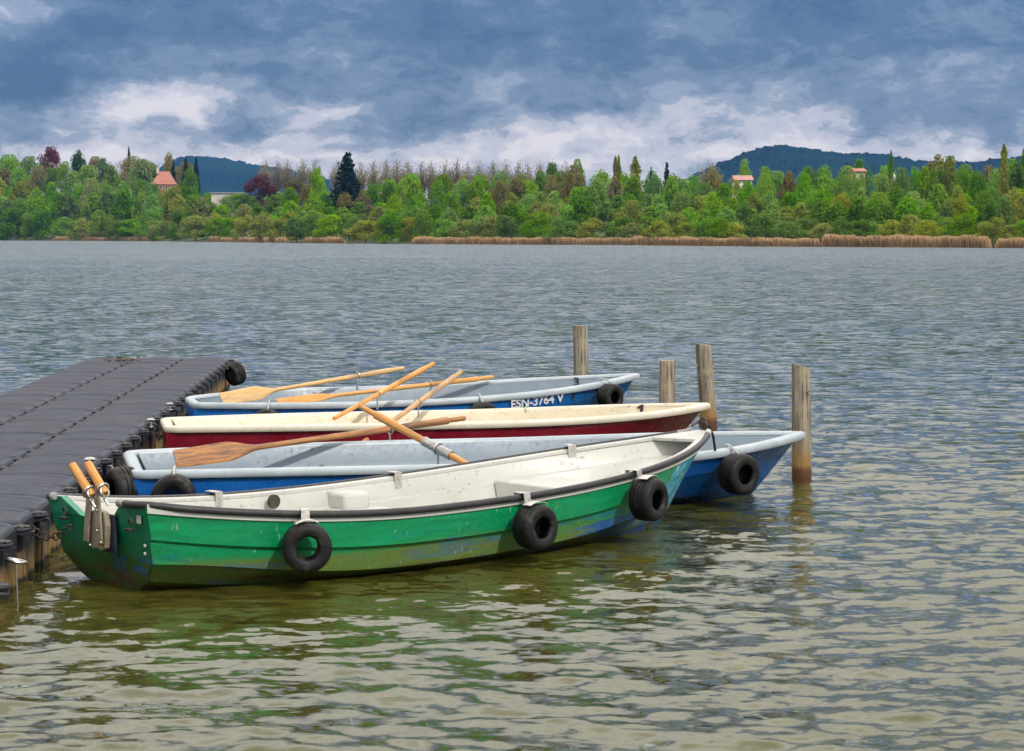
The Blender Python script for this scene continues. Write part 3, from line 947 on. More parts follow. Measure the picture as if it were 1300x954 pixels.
# chains from dock lugs to the sterns
def link_pt(b, ly, z=.3): return b.world(Vector((-.02, ly, z)))
hardware('mooring_chain', (dk(.02, -8.0, .25), link_pt(RB, -.1, .22)), 'rusty chain tying the crimson boat to the dock', 'chain', M['iron'], 9)
hardware('mooring_chain', (dk(.02, -10.5, .25), link_pt(BB, -.15, .22)), 'short chain tying the deep blue boat to the dock', 'chain', M['steel'], 9)
hardware('mooring_chain', (dk(.02, -6.2, .25), link_pt(FB, 0, .24)), 'short chain tying the farthest blue boat to the dock', 'chain', M['iron'], 7)
hardware('mooring_chain', (dk(.02, -13.4, .25), GB.world(Vector((-.02, .17, .26)))), 'dark chain tying the green boat to the dock', 'chain', M['iron'], 9)
# cleats
def cleat(p, label, sc=1.0, m='steel'):
    mb = MB()
    p = Vector(p)
    mb.lathe([(0, .0), (.028, .0), (.028, .01), (.014, .014), (.012, .05), (.03, .056), (.034, .064), (.02, .074), (0, .076)], 16, Matrix.Translation(p) @ Matrix.Scale(sc, 4))
    tag(mb.build('mooring_bolt', M[m], None), label, 'mooring bolt', 'mooring bolts along the dock edge')
cleat(dk(.0, -11.15, .27), 'shiny round mooring bolt on the dock edge beside the deep blue boat')
cleat(dk(.01, -6.7, .255), 'pale mooring bolt on the dock edge between the crimson and the farthest blue boat', .8)
cleat(dk(.01, -8.05, .24), 'mooring bolt on the dock edge at the stern of the crimson boat', .9)
# tie ring low on the near dock side
mb = MB(); c = dk(.035, -13.85, .16); mb.torus(c, (.2, .1, 1), .045, .008); mb.tube([c + Vector((0, 0, -.01)), c + Vector((.005, 0, -.2))], .0035, 6)
tag(mb.build('tie_ring', M['steel'], None), 'steel tie ring with a hanging line on the near dock side', 'ring')
mb = MB(); c = dk(.03, -14.35, .13); mb.torus(c, (.1, .1, 1), .05, .016); mb.torus(c - Vector((0, 0, .03)), (.1, .1, 1), .05, .014)
tag(mb.build('bump_ring', M['rubber'], None), 'black rubber ring low on the near dock side', 'ring')

# ------------------------------------------------------------------ posts
def post(px, base, top_px, top_py, w_px, label, slant=0.0, fit=(), dark=False):
    u = base - 300.0
    d = H * F / u
    B = at(px, base, d); B.z = 0
    # pitch makes tiny difference; T at the same distance
    T = at(top_px, top_py, d)
    r = w_px / F * d / 2
    root = empty('mooring_post', B)
    tag(root, label, 'post', 'wooden mooring posts in the water')
    mb = MB(); n = 22; K = 26
    v, f = [], []
    for i in range(K + 1):
        z = -1.2 + (T.z + 1.2) * i / K
        s_ = z / T.z
        for k in range(n):
            a = 2 * math.pi * k / n
            rr = r * (1.03 - .05 * s_) * (1 + .035 * math.sin(2 * a + px) + .02 * math.sin(5 * a + i * .13) + random.uniform(-.008, .008))
            zz = z + (slant * math.cos(a) * r if i == K else 0)
            v.append(((T.x - B.x) * s_ + rr * math.cos(a), rr * math.sin(a), zz))
    for i in range(K):
        for k in range(n): f.append((i * n + k, i * n + (k + 1) % n, (i + 1) * n + (k + 1) % n, (i + 1) * n + k))
    f.append(tuple(K * n + k for k in range(n)))
    mb.add(v, f).build('pole', M['post'], root, angle=50)
    for fx, fz in fit:
        mb = MB(); p = Vector(((T.x - B.x) * fz / T.z + fx * r, -r * .35 if abs(fx) > .8 else -r * .95, fz))
        mb.torus(p + Vector((.012 * fx, -.01, 0)), (0, 1, .2), .012, .0035, 14); mb.tube([p - Vector((.015 * fx, 0, 0)), p + Vector((.004 * fx, -.003, 0))], .005, 8)
        mb.build('screw_eye', M['steel'], root)
    return root
post(738.5, 540, 736.5, 413.5, 19, 'slim mooring post behind the farthest blue boat, most distant post', .0)
post(847, 571, 847, 458, 21.5, 'short flat-topped post standing behind the bow of the crimson boat', .0, ((.9, .62),))
post(900, 545, 893, 437.5, 20.5, 'leaning grey post with screw eyes, rust stained where it meets the water', -.12, ((-1, .52), (.9, .52)))
post(1017.5, 611, 1017, 465, 25, 'tallest post with a slanted top, standing by the bow of the deep blue boat', -.32, ((.7, .58),))

# ------------------------------------------------------------------ water
def water():
    # radial ladder
    r = [3.0]
    while r[-1] < 70: r.append(r[-1] * 1.0031)
    while r[-1] < 5200: r.append(r[-1] * 1.035)
    r = np.array(r)
    a = np.concatenate([np.arange(-.33, .3301, .0031), np.linspace(.36, 2 * math.pi - .36, 90)])
    nr, na = len(r), len(a)
    RR, AA = np.meshgrid(r, a, indexing='ij')
    X = RR * np.sin(AA); Y = RR * np.cos(AA); Z = np.zeros_like(X)
    Wx = X + .22 * np.sin(Y * .9 + 1.3) + .13 * np.sin(X * 1.7 + Y * .6); Wy = Y + .2 * np.sin(X * 1.1 + .4) + .10 * np.sin(X * 2.3 - Y * .8)
    cell = RR * .0031
    g = np.random.default_rng(5)
    for k in range(64):
        lam = .10 * (.75 / .10) ** (g.random() ** 1.2)
        ang = g.normal(0.15, .50) + math.pi / 2
        kx, ky = math.cos(ang) * 2 * math.pi / lam, math.sin(ang) * 2 * math.pi / lam
        amp = .0040 * lam ** .66 * (.6 + .8 * g.random())
        ph = g.random() * 6.28
        fade = np.clip((lam / cell - 2.5) / 3, 0, 1) * np.clip((68 - RR) / 30, 0, 1)
        s_ = np.sin(kx * Wx + ky * Wy + ph)
        Z += amp * fade * (s_ + .25 * np.cos(2 * (kx * Wx + ky * Wy + ph)))
    # gustiness: calmer in the lee of dock and boats
    gust = .80 + .35 * np.sin(X * .6 + 1.1) * np.sin(Y * .45 + .3)
    lee = 1 - .45 * np.exp(-((X + 1.2) ** 2 / 5 + (Y - 10.5) ** 2 / 6))
    Z *= gust * lee * (.26 + .50 * np.clip((24 - RR) / 15, 0, 1))
    Z *= np.clip((400 - RR) / 300, 0, 1)
    co = np.empty((nr * na + 1, 3), np.float32)
    co[:-1, 0] = X.ravel(); co[:-1, 1] = Y.ravel(); co[:-1, 2] = Z.ravel(); co[-1] = (0, 0, 0)
    i = np.arange(nr - 1)[:, None]; j = np.arange(na)[None, :]; j2 = (j + 1) % na
    q = np.stack([i * na + j, (i + 1) * na + j, (i + 1) * na + j2, i * na + j2], -1).reshape(-1, 4)[:, ::-1]
    me = bpy.data.meshes.new('water')
    nq = len(q)
    tri = np.stack([np.full(na, nr * na), (np.arange(na) + 1) % na, np.arange(na)], -1)
    me.vertices.add(len(co)); me.vertices.foreach_set('co', co.ravel())
    me.loops.add(nq * 4 + na * 3)
    me.loops.foreach_set('vertex_index', np.concatenate([q.ravel(), tri.ravel()]).astype(np.int32))
    me.polygons.add(nq + na)
    me.polygons.foreach_set('loop_start', np.concatenate([np.arange(nq) * 4, nq * 4 + np.arange(na) * 3]).astype(np.int32))
    me.polygons.foreach_set('use_smooth', np.ones(nq + na, bool))
    me.update(calc_edges=True); me.validate()
    if me.polygons[len(me.polygons) // 2].normal.z < 0: me.flip_normals()
    m, t = mat('lake_water')
    pos = t.n('ShaderNodeNewGeometry').outputs['Position']
    dist = t.xyz(pos)[1]
    def slopes(scale, sx, rot, off, amp, detail=3):
        v = t.mapping(pos, (sx, 1.0, 1.0), (off, off * 1.7, 0), (0, 0, R(rot)))
        c_ = t.noise(v, scale, detail, .6, .3, 'Color')
        d_ = t.n('ShaderNodeVectorMath', {0: c_, 1: (.5, .5, .5)}, operation='SUBTRACT').outputs[0]
        return t.n('ShaderNodeVectorMath', {0: d_, 3: amp}, operation='SCALE').outputs[0]
    def vadd(a_, b_): return t.n('ShaderNodeVectorMath', {0: a_, 1: b_}, operation='ADD').outputs[0]
    fine = vadd(slopes(13, .72, 8, 0, .80, 2), slopes(5.6, .66, -10, 3, .85, 3))
    far_ = vadd(slopes(2.4, .8, 5, 7, .60, 3), slopes(.45, .6, 0, 9, .14, 3))
    nearf = t.sm(dist, 7, 20, .80, 1.0)
    farf = t.sm(dist, 16, 60, .0, 1.0)
    patch = t.sm(t.noise(t.mapping(pos, (.02, .05, 1)), 1.0, 3, .5), .3, .7, .75, 1.15)
    sl = vadd(t.n('ShaderNodeVectorMath', {0: fine, 3: nearf}, operation='SCALE').outputs[0], t.n('ShaderNodeVectorMath', {0: far_, 3: farf}, operation='SCALE').outputs[0])
    sl = t.n('ShaderNodeVectorMath', {0: sl, 3: patch}, operation='SCALE').outputs[0]
    sl = t.n('ShaderNodeVectorMath', {0: sl, 1: (.7, 1.0, 0)}, operation='MULTIPLY').outputs[0]
    # normals tilted towards this shore so far water mirrors sky, not trees
    sl = vadd(sl, t.n('ShaderNodeCombineXYZ', {'X': 0, 'Y': t.m('MULTIPLY', t.m('ADD', t.m('MULTIPLY', farf, .05), t.sm(dist, 50, 200, 0, .06)), -1), 'Z': 0}).outputs[0])
    b = t.n('ShaderNodeVectorMath', {0: vadd(t.n('ShaderNodeNewGeometry').outputs['Normal'], sl)}, operation='NORMALIZE').outputs[0]
    # dissolved colour and light carried by the shallow water
    mud = t.noise(t.mapping(pos, (.5, 1.2, 1)), .8, 5, .6)
    body = t.mix(mud, (.075, .086, .012), (.120, .100, .020))
    deep = t.sm(dist, 10, 26)
    body = t.mix(deep, body, (.030, .048, .055))
    diff = t.n('ShaderNodeBsdfDiffuse', {'Color': body}).outputs[0]
    tr = t.n('ShaderNodeBsdfTransparent', {'Color': (.62, .60, .32, 1)}).outputs[0]
    bodyS = t.n('ShaderNodeMixShader', {0: t.sm(dist, 8, 30, .62, 1.0), 1: tr, 2: diff}).outputs[0]
    gl = t.n('ShaderNodeBsdfGlossy', {'Color': (.88, .94, .98, 1), 'Roughness': .055, 'Normal': b}).outputs[0]
    fr = t.n('ShaderNodeFresnel', {'IOR': 1.33, 'Normal': b}).outputs[0]
    fr = t.m('MINIMUM', t.m('MULTIPLY', fr, 1.0), 1.0)
    t.out(t.n('ShaderNodeMixShader', {0: fr, 1: bodyS, 2: gl}).outputs[0])
    me.materials.append(m)
    o = bpy.data.objects.new('water', me); link(o); tag(o, kind='structure')
    # bed
    mb = MB(); N = 96
    ring = [(5450 * math.cos(2 * math.pi * k / N), 5450 * math.sin(2 * math.pi * k / N), -.9) for k in range(N)]
    mb.add(ring, [tuple(range(N))])
    m, t = mat('lake_bed')
    p = t.n('ShaderNodeNewGeometry').outputs['Position']
    n = t.noise(p, .8, 6, .6); n2 = t.noise(p, 5, 5, .6)
    c = t.mix(t.sm(n, .38, .62), (.10, .085, .03), (.24, .18, .075))
    c = t.mix(t.sm(n2, .5, .65), c, (.05, .07, .015))
    t.out(t.pbr(c, .9))
    o = mb.build('lake_bed', m, None, smooth=False, recalc=False); tag(o, kind='structure')
water()

# ------------------------------------------------------------------ far shore
SX = [-500, -300, 0, 200, 440, 525, 765, 975, 1300, 1600, 1800]
SU = [4.2, 4.6, 5.3, 6.3, 9.3, 10, 11, 13, 15, 17, 18.5]
def shore_u(px): return float(np.interp(px, SX, SU))
def shore_d(px): return H * F / shore_u(px)
def shore_dir(px):
    return Vector(((px - 650) / F, 1, 0))
def rise(px): return float(np.interp(px, [-500, 0, 230, 330, 480, 760, 1300, 1800], [20, 19, 17, 10, 5, 4, 3.5, 4]))
def ground_z(px, s):
    k = min(max(s, 0) / 170, 1); k = k * k * (3 - 2 * k)
    return .25 + rise(px) * k + max(0, s - 170) * .008
def shore_pt(px, s):
    d = shore_d(px) + s
    p = shore_dir(px) * d
    p.z = ground_z(px, s)
    return p
def far_ground():
    mb = MB()
    xs = list(range(-500, 1801, 20))
    ss = [-6, -1, 0, 4, 12, 25, 45, 70, 100, 135, 175, 260, 500, 1200]
    v = []
    for px in xs:
        for s in ss:
            p = shore_pt(px, s)
            if s < 0: p.z = -1.0 if s < -2 else -.1
            v.append(p)
    w = len(ss)
    f = [(i * w + j, (i + 1) * w + j, (i + 1) * w + j + 1, i * w + j + 1) for i in range(len(xs) - 1) for j in range(w - 1)]
    m, t = mat('meadow_ground')
    p = t.n('ShaderNodeNewGeometry').outputs['Position']
    c = t.mix(t.sm(t.noise(p, .05, 6, .6), .4, .6), (.05, .09, .02), (.085, .10, .03))
    c = t.mix(t.sm(t.xyz(p)[2], .35, .1), c, (.05, .04, .022))
    t.out(t.pbr(c, .95))
    o = mb.add(v, f).build('far_shore', m, None, recalc=True); tag(o, kind='structure')
far_ground()

# ---- foliage materials
def leaf(name, a, b, trans=.42):
    m, t = mat(name)
    g = t.n('ShaderNodeNewGeometry')
    rnd = g.outputs['Random Per Island']; orr = t.n('ShaderNodeObjectInfo').outputs['Random']
    big = t.noise(t.coord(), 5, 3, .6)
    c = t.mix(t.m('ADD', t.m('MULTIPLY', rnd, .6), t.m('MULTIPLY', t.sm(big, .35, .65), .4)), a, b)
    hs = t.n('ShaderNodeHueSaturation', {'Hue': t.m('ADD', .476, t.m('MULTIPLY', orr, .03)), 'Saturation': t.m('ADD', .85, t.m('MULTIPLY', t.m('FRACT', t.m('MULTIPLY', orr, 7.3)), .3)),
            'Value': t.m('ADD', .90, t.m('MULTIPLY', t.m('FRACT', t.m('MULTIPLY', orr, 3.7)), .36)), 'Color': c})
    d = t.n('ShaderNodeBsdfDiffuse', {'Color': hs.outputs[0]}).outputs[0]
    tl = t.n('ShaderNodeBsdfTranslucent', {'Color': hs.outputs[0]}).outputs[0]
    t.out(t.n('ShaderNodeMixShader', {0: trans, 1: d, 2: tl}).outputs[0])
    return m
LEAF = {
 'fresh': leaf('leaf_fresh_green', (0.129, 0.276, 0.026), (0.223, 0.423, 0.045)),
 'mid': leaf('leaf_mid_green', (0.086, 0.195, 0.022), (0.147, 0.293, 0.033)),
 'olive': leaf('leaf_olive', (0.189, 0.244, 0.041), (0.309, 0.357, 0.067)),
 'dark': leaf('leaf_dark_green', (0.038, 0.098, 0.021), (0.077, 0.163, 0.030)),
 'brown': leaf('leaf_bud_brown', (0.172, 0.171, 0.053), (0.275, 0.244, 0.090)),
 'copper': leaf('leaf_copper', (0.098, 0.029, 0.029), (0.182, 0.058, 0.052)),
 'spruce': leaf('leaf_spruce', (.010, .028, .022), (.024, .05, .036), .1),
 'willow': leaf('leaf_pale_willow', (.14, .21, .085), (.22, .30, .13)),
 'bare': leaf('twig_bare', (.20, .19, .125), (.32, .30, .20)),
}
BARK = simple('bark', (.09, .07, .05), (.15, .12, .09), 6, .9)

def leaf_quads(pts, size, nrm=None, elong=1.0, up=.0):
    n = len(pts)
    N = rng.normal(size=(n, 3))
    if nrm is not None: N = N * .75 + nrm * 1.0
    N /= np.linalg.norm(N, axis=1)[:, None] + 1e-9
    A = rng.normal(size=(n, 3)) * (1, 1, 1 + up)
    A -= N * (A * N).sum(1)[:, None]; A /= np.linalg.norm(A, axis=1)[:, None] + 1e-9
    B = np.cross(N, A)
    s = size * rng.uniform(.6, 1.3, (n, 1))
    v = np.stack([pts - A * s * elong, pts - B * s * .8 + A * s * .1, pts + A * s * elong, pts + B * s * .8 - A * s * .1], 1).reshape(-1, 3)
    return v

def crown_mesh(name, kind, seed):
    global rng
    rng = np.random.default_rng(seed)
    P, NN = [], []
    if kind in ('round', 'shrub', 'tall'):
        nb = {'round': 30, 'shrub': 26, 'tall': 28}[kind]
        base = {'round': .10, 'shrub': .0, 'tall': .04}[kind]
        wid = {'round': .38, 'shrub': .46, 'tall': .25}[kind]
        for k in range(nb):
            u = rng.random() ** .85
            z = base + (1 - base) * (.06 + .86 * u)
            prof = math.sin(math.pi * min(1, (.14 + .86 * u)) ** .9) ** .6 if kind != 'shrub' else math.sqrt(max(0, 1 - (u * .93) ** 2.2))
            a = rng.random() * 6.283; rr = wid * prof * (.35 + .6 * rng.random() ** .5)
            c = np.array([rr * math.cos(a), rr * math.sin(a), z])
            br = wid * (.30 + .18 * rng.random())
            m = int(74 + 60 * rng.random())
            d = rng.normal(size=(m, 3)); d /= np.linalg.norm(d, axis=1)[:, None]
            rad = br * rng.uniform(.55, 1.08, (m, 1))
            P.append(c + d * rad * (1, 1, .8 if kind != 'tall' else 1.3)); NN.append(d + np.array([0, 0, .35]))
        sz = .024 if kind != 'shrub' else .029
        pts = np.concatenate(P); nn = np.concatenate(NN)
        pts[:, 2] = np.clip(pts[:, 2], .0, 1.0)
        v = leaf_quads(pts, sz, nn)
    elif kind == 'poplar':
        m = 1500
        u = rng.random(m) ** .9; a = rng.random(m) * 6.283
        r = .085 * np.sin(np.pi * np.clip(.1 + .9 * u, 0, 1)) ** .5 * rng.uniform(.4, 1.1, m) * (1 + .3 * np.sin(u * 25 + a * 2))
        pts = np.stack([r * np.cos(a), r * np.sin(a), .06 + .94 * u], 1)
        v = leaf_quads(pts, .016, None, 1.3, 2)
    elif kind == 'spruce':
        L = []
        for k in range(26):
            z = .08 + .90 * (k / 26); wr = .27 * (1 - z) ** .8 + .012
            for q in range(int(7 + 8 * (1 - z))):
                a = rng.random() * 6.283; ln = wr * rng.uniform(.65, 1.15)
                m = int(14 * ln / .2) + 4
                s_ = np.linspace(.15, 1, m)
                L.append(np.stack([np.cos(a) * ln * s_, np.sin(a) * ln * s_, z + .035 - .16 * ln * s_ ** 2 + rng.normal(size=m) * .008], 1) + rng.normal(size=(m, 3)) * .008)
        pts = np.concatenate(L); v = leaf_quads(pts, .017, None, 1.4)
    elif kind == 'bare':
        L = []
        for k in range(170):
            a = rng.random() * 6.283; z0 = .25 + .3 * rng.random(); sp = .36 * rng.random() ** .6; z1 = (.98 - 1.6 * sp * sp) * rng.uniform(.72, 1.02)
            m = 17
            s_ = np.linspace(0, 1, m)
            L.append(np.stack([np.cos(a) * sp * s_ ** .8, np.sin(a) * sp * s_ ** .8, z0 + (z1 - z0) * s_ * (1 - .25 * sp)], 1) + rng.normal(size=(m, 3)) * .016)
        pts = np.concatenate(L); v = leaf_quads(pts, .0145, None, 1.7, 1.6)
    n = len(v) // 4
    me = bpy.data.meshes.new(name)
    me.vertices.add(len(v)); me.vertices.foreach_set('co', v.astype(np.float32).ravel())
    me.loops.add(n * 4); me.loops.foreach_set('vertex_index', np.arange(n * 4, dtype=np.int32))
    me.polygons.add(n); me.polygons.foreach_set('loop_start', (np.arange(n) * 4).astype(np.int32))
    me.update(calc_edges=True)
    return me

def trunk_mesh(kind, seed):
    rs = random.Random(seed)
    mb = MB()
    hgt = {'round': .75, 'tall': .8, 'shrub': .5, 'poplar': .9, 'spruce': .97, 'bare': .6}[kind]
    r0 = {'shrub': .012, 'bare': .014}.get(kind, .017)
    mb.tube([(0, 0, -.04), (.003, 0, .15), (-.004, .003, hgt * .5), (.004, -.003, hgt)], [r0 * 1.3, r0, r0 * .65, r0 * .2], 7)
    if kind not in ('spruce',):
        for k in range(9 if kind != 'bare' else 16):
            a = rs.random() * 6.283; z = rs.uniform(.18, hgt * .8); sp = {'poplar': .06, 'tall': .18}.get(kind, .3) * rs.uniform(.6, 1)
            e = Vector((math.cos(a) * sp, math.sin(a) * sp, z + rs.uniform(.15, .35)))
            if e.z > .97: e.z = .97
            mb.tube([(0, 0, z), Vector((0, 0, z)).lerp(e, .5) + Vector((0, 0, .02)), e], [r0 * .5, r0 * .3, r0 * .1], 5)
    me_o = mb.build('trunk', BARK, None, recalc=False)
    me = me_o.data; bpy.data.objects.remove(me_o)
    return me
MESH = {}
VAR = {'round': 4, 'shrub': 4, 'tall': 4, 'poplar': 2, 'spruce': 2, 'bare': 4}
for kd, nv in VAR.items():
    for i in range(nv):
        MESH[kd, i] = (crown_mesh('crown', kd, 100 * len(MESH) + 17), trunk_mesh(kd, i + 5))
CACHE = {}
def tree(name, px, s, top_y, wid_px, kind, lf, label, cat='tree', group=None, low=0.0, var=None):
    p = shore_pt(px, s)
    p.z -= low
    d = p.y
    ztop = at(px, top_y, d).z
    hgt = max(ztop - p.z, 1.5)
    natural = {'round': .86, 'shrub': 1.06, 'tall': .56, 'poplar': .19, 'spruce': .56, 'bare': .66}[kind]
    w = wid_px / F * d / natural
    vi = random.randrange(VAR[kind]) if var is None else var
    key = (kind, vi, lf)
    if key not in CACHE:
        c = MESH[kind, vi][0].copy(); c.materials.append(LEAF[lf]); CACHE[key] = c
    root = empty(name, p, random.random() * 6.28)
    root.scale = (w, w, hgt)
    tag(root, label, cat, group)
    o = bpy.data.objects.new('crown', CACHE[key]); link(o, root)
    o = bpy.data.objects.new('trunk', MESH[kind, vi][1]); link(o, root)
    return root

# ---- the wood itself, row behind row
ENV_X = [-120, 0, 40, 100, 130, 160, 200, 250, 262, 275, 330, 345, 380, 420, 465, 500, 550, 600, 700, 735, 770, 815, 850, 880, 930, 960, 1020, 1060, 1100, 1170, 1200, 1235, 1270, 1300, 1420]
ENV_Y = [200, 200, 203, 206, 200, 197, 204, 208, 225, 243, 243, 243, 226, 238, 238, 224, 220, 219, 217, 208, 216, 220, 224, 226, 228, 220, 215, 214, 214, 212, 206, 218, 206, 204, 200]
def envy(px): return float(np.interp(px, ENV_X, ENV_Y)) - (5 if px > 790 else 2 if px < 255 else 0)
GL = {'fresh': 'fresh green', 'mid': 'mid green', 'olive': 'yellowish olive', 'dark': 'dark green', 'brown': 'brownish budding', 'willow': 'pale grey green', 'bare': 'bare'}
ROWN = {0: 'at the water edge of the far shore', 1: 'in the second rank of the far wood', 2: 'in the middle of the far wood', 3: 'high in the back of the far wood', 4: 'on the skyline of the far wood'}
rs = random.Random(3)
for row, (s0, step) in enumerate(((5, 21), (24, 21), (52, 22), (92, 24), (140, 26))):
    px = -70 + row * 9
    while px < 1380:
        x = px + rs.uniform(-7, 7)
        px += step * rs.uniform(.8, 1.2)
        sy = 300 + shore_u(x); e = envy(x)
        if row == 0: top = sy - rs.uniform(26, 42) * (1.0 if x < 440 else 1.05); kind = rs.choice(['shrub', 'shrub', 'round']); w = rs.uniform(34, 50); lf = rs.choice(['fresh', 'mid', 'olive', 'mid', 'olive'])
        elif row == 1: top = sy - (sy - e) * rs.uniform(.48, .60); kind = rs.choice(['shrub', 'tall', 'tall', 'tall']); w = rs.uniform(32, 46); lf = rs.choice(['mid', 'fresh', 'olive', 'fresh', 'mid'])
        elif row == 2: top = sy - (sy - e) * rs.uniform(.64, .76); kind = rs.choice(['tall', 'round', 'tall']); w = rs.uniform(30, 44); lf = rs.choice(['mid', 'fresh', 'fresh', 'olive', 'fresh', 'mid'])
        elif row == 3: top = sy - (sy - e) * rs.uniform(.86, .96); kind = rs.choice(['round', 'tall', 'round']); w = rs.uniform(28, 42); lf = rs.choice(['mid', 'fresh', 'brown', 'fresh', 'fresh', 'mid'])
        else: top = e + rs.uniform(-2, 5); kind = 'round'; w = rs.uniform(28, 42); lf = rs.choice(['mid', 'fresh', 'brown', 'mid', 'fresh'])
        if 262 < x < 330 and row == 4: continue
        if 190 < x < 232 and row in (3, 4): continue       # the red-roofed house stands here
        if kind == 'tall': w *= .8
        kn = 'shrub' if kind == 'shrub' else 'tree'
        nm = {'shrub': 'willow_shrub', 'round': 'broadleaf_tree', 'tall': 'birch_tree'}[kind]
        shp = {'shrub': 'low bushy', 'round': 'round crowned', 'tall': 'slender'}[kind]
        tree(nm, x, s0 + rs.uniform(-4, 8), top, w, kind, lf, f'{shp} {GL[lf]} {kn} {ROWN[row]}', kn, 'woodland trees and shrubs along the far shore')

# ---- landmark trees
T = tree
T('copper_beech', 66, 150, 186, 36, 'round', 'copper', 'rust red copper beech on the skyline at the far left', var=0)
T('copper_beech', 332, 110, 221, 46, 'round', 'copper', 'low dark maroon beech below the distant blue hill', var=2)
T('broadleaf_tree', 101, 140, 191, 24, 'tall', 'dark', 'dark green narrow tree on the skyline just beside the rust red beech', var=1)
T('broadleaf_tree', 14, 150, 197, 46, 'round', 'fresh', 'bright green rounded tree on the skyline at the far left end', var=1)
T('spruce_tree', 165, 165, 187, 13, 'spruce', 'spruce', 'single spruce tip poking above the green skyline left of the red roof', var=0)
T('pale_willow', 180, 70, 202, 54, 'round', 'willow', 'pale silvery willow in front of the big red roofed house', var=3)
T('spruce_tree', 221, 120, 205, 14, 'spruce', 'spruce', 'small dark spruce right beside the big red roof', var=1)
T('spruce_tree', 237, 135, 199, 17, 'spruce', 'spruce', 'left one of the two pointed spruces against the blue hill', var=0)
T('spruce_tree', 250, 130, 200, 16, 'spruce', 'spruce', 'right one of the two pointed spruces against the blue hill', var=1)
T('broadleaf_tree', 216, 160, 193, 20, 'round', 'brown', 'thin budding tree on the skyline above the big red roof', var=2)
T('conifer_tree', 441, 95, 194, 62, 'spruce', 'spruce', 'big dark blue green conifer standing above the wood', var=0)
T('conifer_tree', 444, 97, 203, 44, 'spruce', 'spruce', 'lower dark conifer merged into the big blue green one', var=1)
T('broadleaf_tree', 404, 90, 213, 28, 'round', 'fresh', 'bright green tree left of the big dark conifer', var=0)
T('poplar_tree', 781, 120, 199, 9, 'poplar', 'brown', 'thin twin-stemmed poplar above the middle of the wood', var=0)
T('poplar_tree', 785, 122, 198, 9, 'poplar', 'olive', 'thin yellowish poplar close beside the thin brown one', var=1)
T('poplar_tree', 806, 115, 199, 17, 'poplar', 'olive', 'broad leafy poplar above the middle of the wood', var=0)
T('spruce_tree', 846, 120, 207, 20, 'spruce', 'spruce', 'dark spruce near the round bare tree in the right half', var=0)
T('spruce_tree', 826, 125, 212, 10, 'spruce', 'spruce', 'thin dark spruce right of the broad leafy poplar', var=1)
T('round_tree', 902, 135, 201, 34, 'bare', 'bare', 'round brown leafless tree at the foot of the right hill', var=0)
T('broadleaf_tree', 905, 134, 212, 30, 'round', 'brown', 'budding brown tree right under the round leafless one', var=2)
T('broadleaf_tree', 733, 150, 203, 24, 'round', 'mid', 'dark topped green tree left of the thin poplars', var=1)
T('broadleaf_tree', 701, 150, 207, 26, 'round', 'mid', 'green round tree on the skyline in the middle of the wood', var=3)
T('golden_tree', 864, 60, 244, 24, 'round', 'olive', 'golden yellow green tree in the middle of the right wood', var=3)
T('broadleaf_tree', 1091, 150, 202, 34, 'round', 'mid', 'deep green round tree in front of the right hill', var=0)
T('broadleaf_tree', 945, 150, 203, 26, 'round', 'fresh', 'green tree at the left foot of the right hill', var=1)
T('poplar_tree', 1130, 120, 192, 9, 'poplar', 'mid', 'single narrow poplar beside the white dome', var=1)
T('broadleaf_tree', 1188, 100, 197, 36, 'tall', 'brown', 'light brown feathery tree group leader right of the dome', var=1)
T('broadleaf_tree', 1206, 98, 199, 30, 'tall', 'olive', 'olive feathery tree next to the light brown one', var=2)
T('poplar_tree', 1273, 90, 184, 14, 'poplar', 'olive', 'tall pointed poplar near the right end of the skyline', var=0)
T('poplar_tree', 1298, 95, 190, 12, 'poplar', 'mid', 'pointed poplar at the very right end of the skyline', var=1)
T('golden_tree', 1288, 20, 272, 18, 'round', 'olive', 'small golden bush tree at the lower right of the wood', var=2)
# the leafless avenue
for i in range(26):
    x = 337 + i * 15.2 + rs.uniform(-2.5, 2.5)
    if 404 < x < 462 and i % 2: continue
    T('leafless_tree', x, 175, rs.uniform(199, 204), rs.uniform(17, 23), 'bare', 'bare', 'leafless grey brown tree in the long row on the skyline', 'tree', 'leafless trees in a row on the skyline')

# ---- reeds
def reeds(x0, x1, h_px, label):
    n = int((x1 - x0) * 70)
    g = np.random.default_rng(int(x0) + 3)
    v = []
    px = g.uniform(x0, x1, n)
    for k in range(n):
        x = px[k]; s = g.uniform(-2.5, 4.0)
        p = shore_dir(x) * (shore_d(x) + s)
        edge = min(1, (x - x0) / 8 + .25, (x1 - x) / 8 + .25)
        mod = .90 + .05 * math.sin(x * .21 + 1) + .03 * math.sin(x * .53) + .05 * math.sin(x * .071 + 2)
        hh = (h_px / F * shore_d(x)) * g.uniform(.55, 1.0) * edge * mod
        w = shore_d(x) / F * g.uniform(.35, .8)
        a = g.uniform(0, 3.14); lean = g.normal(0, .12, 2) * hh
        dx, dy = math.cos(a) * w, math.sin(a) * w
        v += [(p.x - dx * .5, p.y - dy * .5, -.3), (p.x + dx * .5, p.y + dy * .5, -.3), (p.x + dx * .7 + lean[0], p.y + dy * .7 + lean[1], hh), (p.x - dx * .7 + lean[0], p.y - dy * .7 + lean[1], hh * .96)]
    f = [(4 * i, 4 * i + 1, 4 * i + 2, 4 * i + 3) for i in range(n)]
    o = MB().add(v, f).build('reed_bed', REED, None, smooth=False, recalc=False)
    tag(o, label, 'reeds', None, 'stuff')
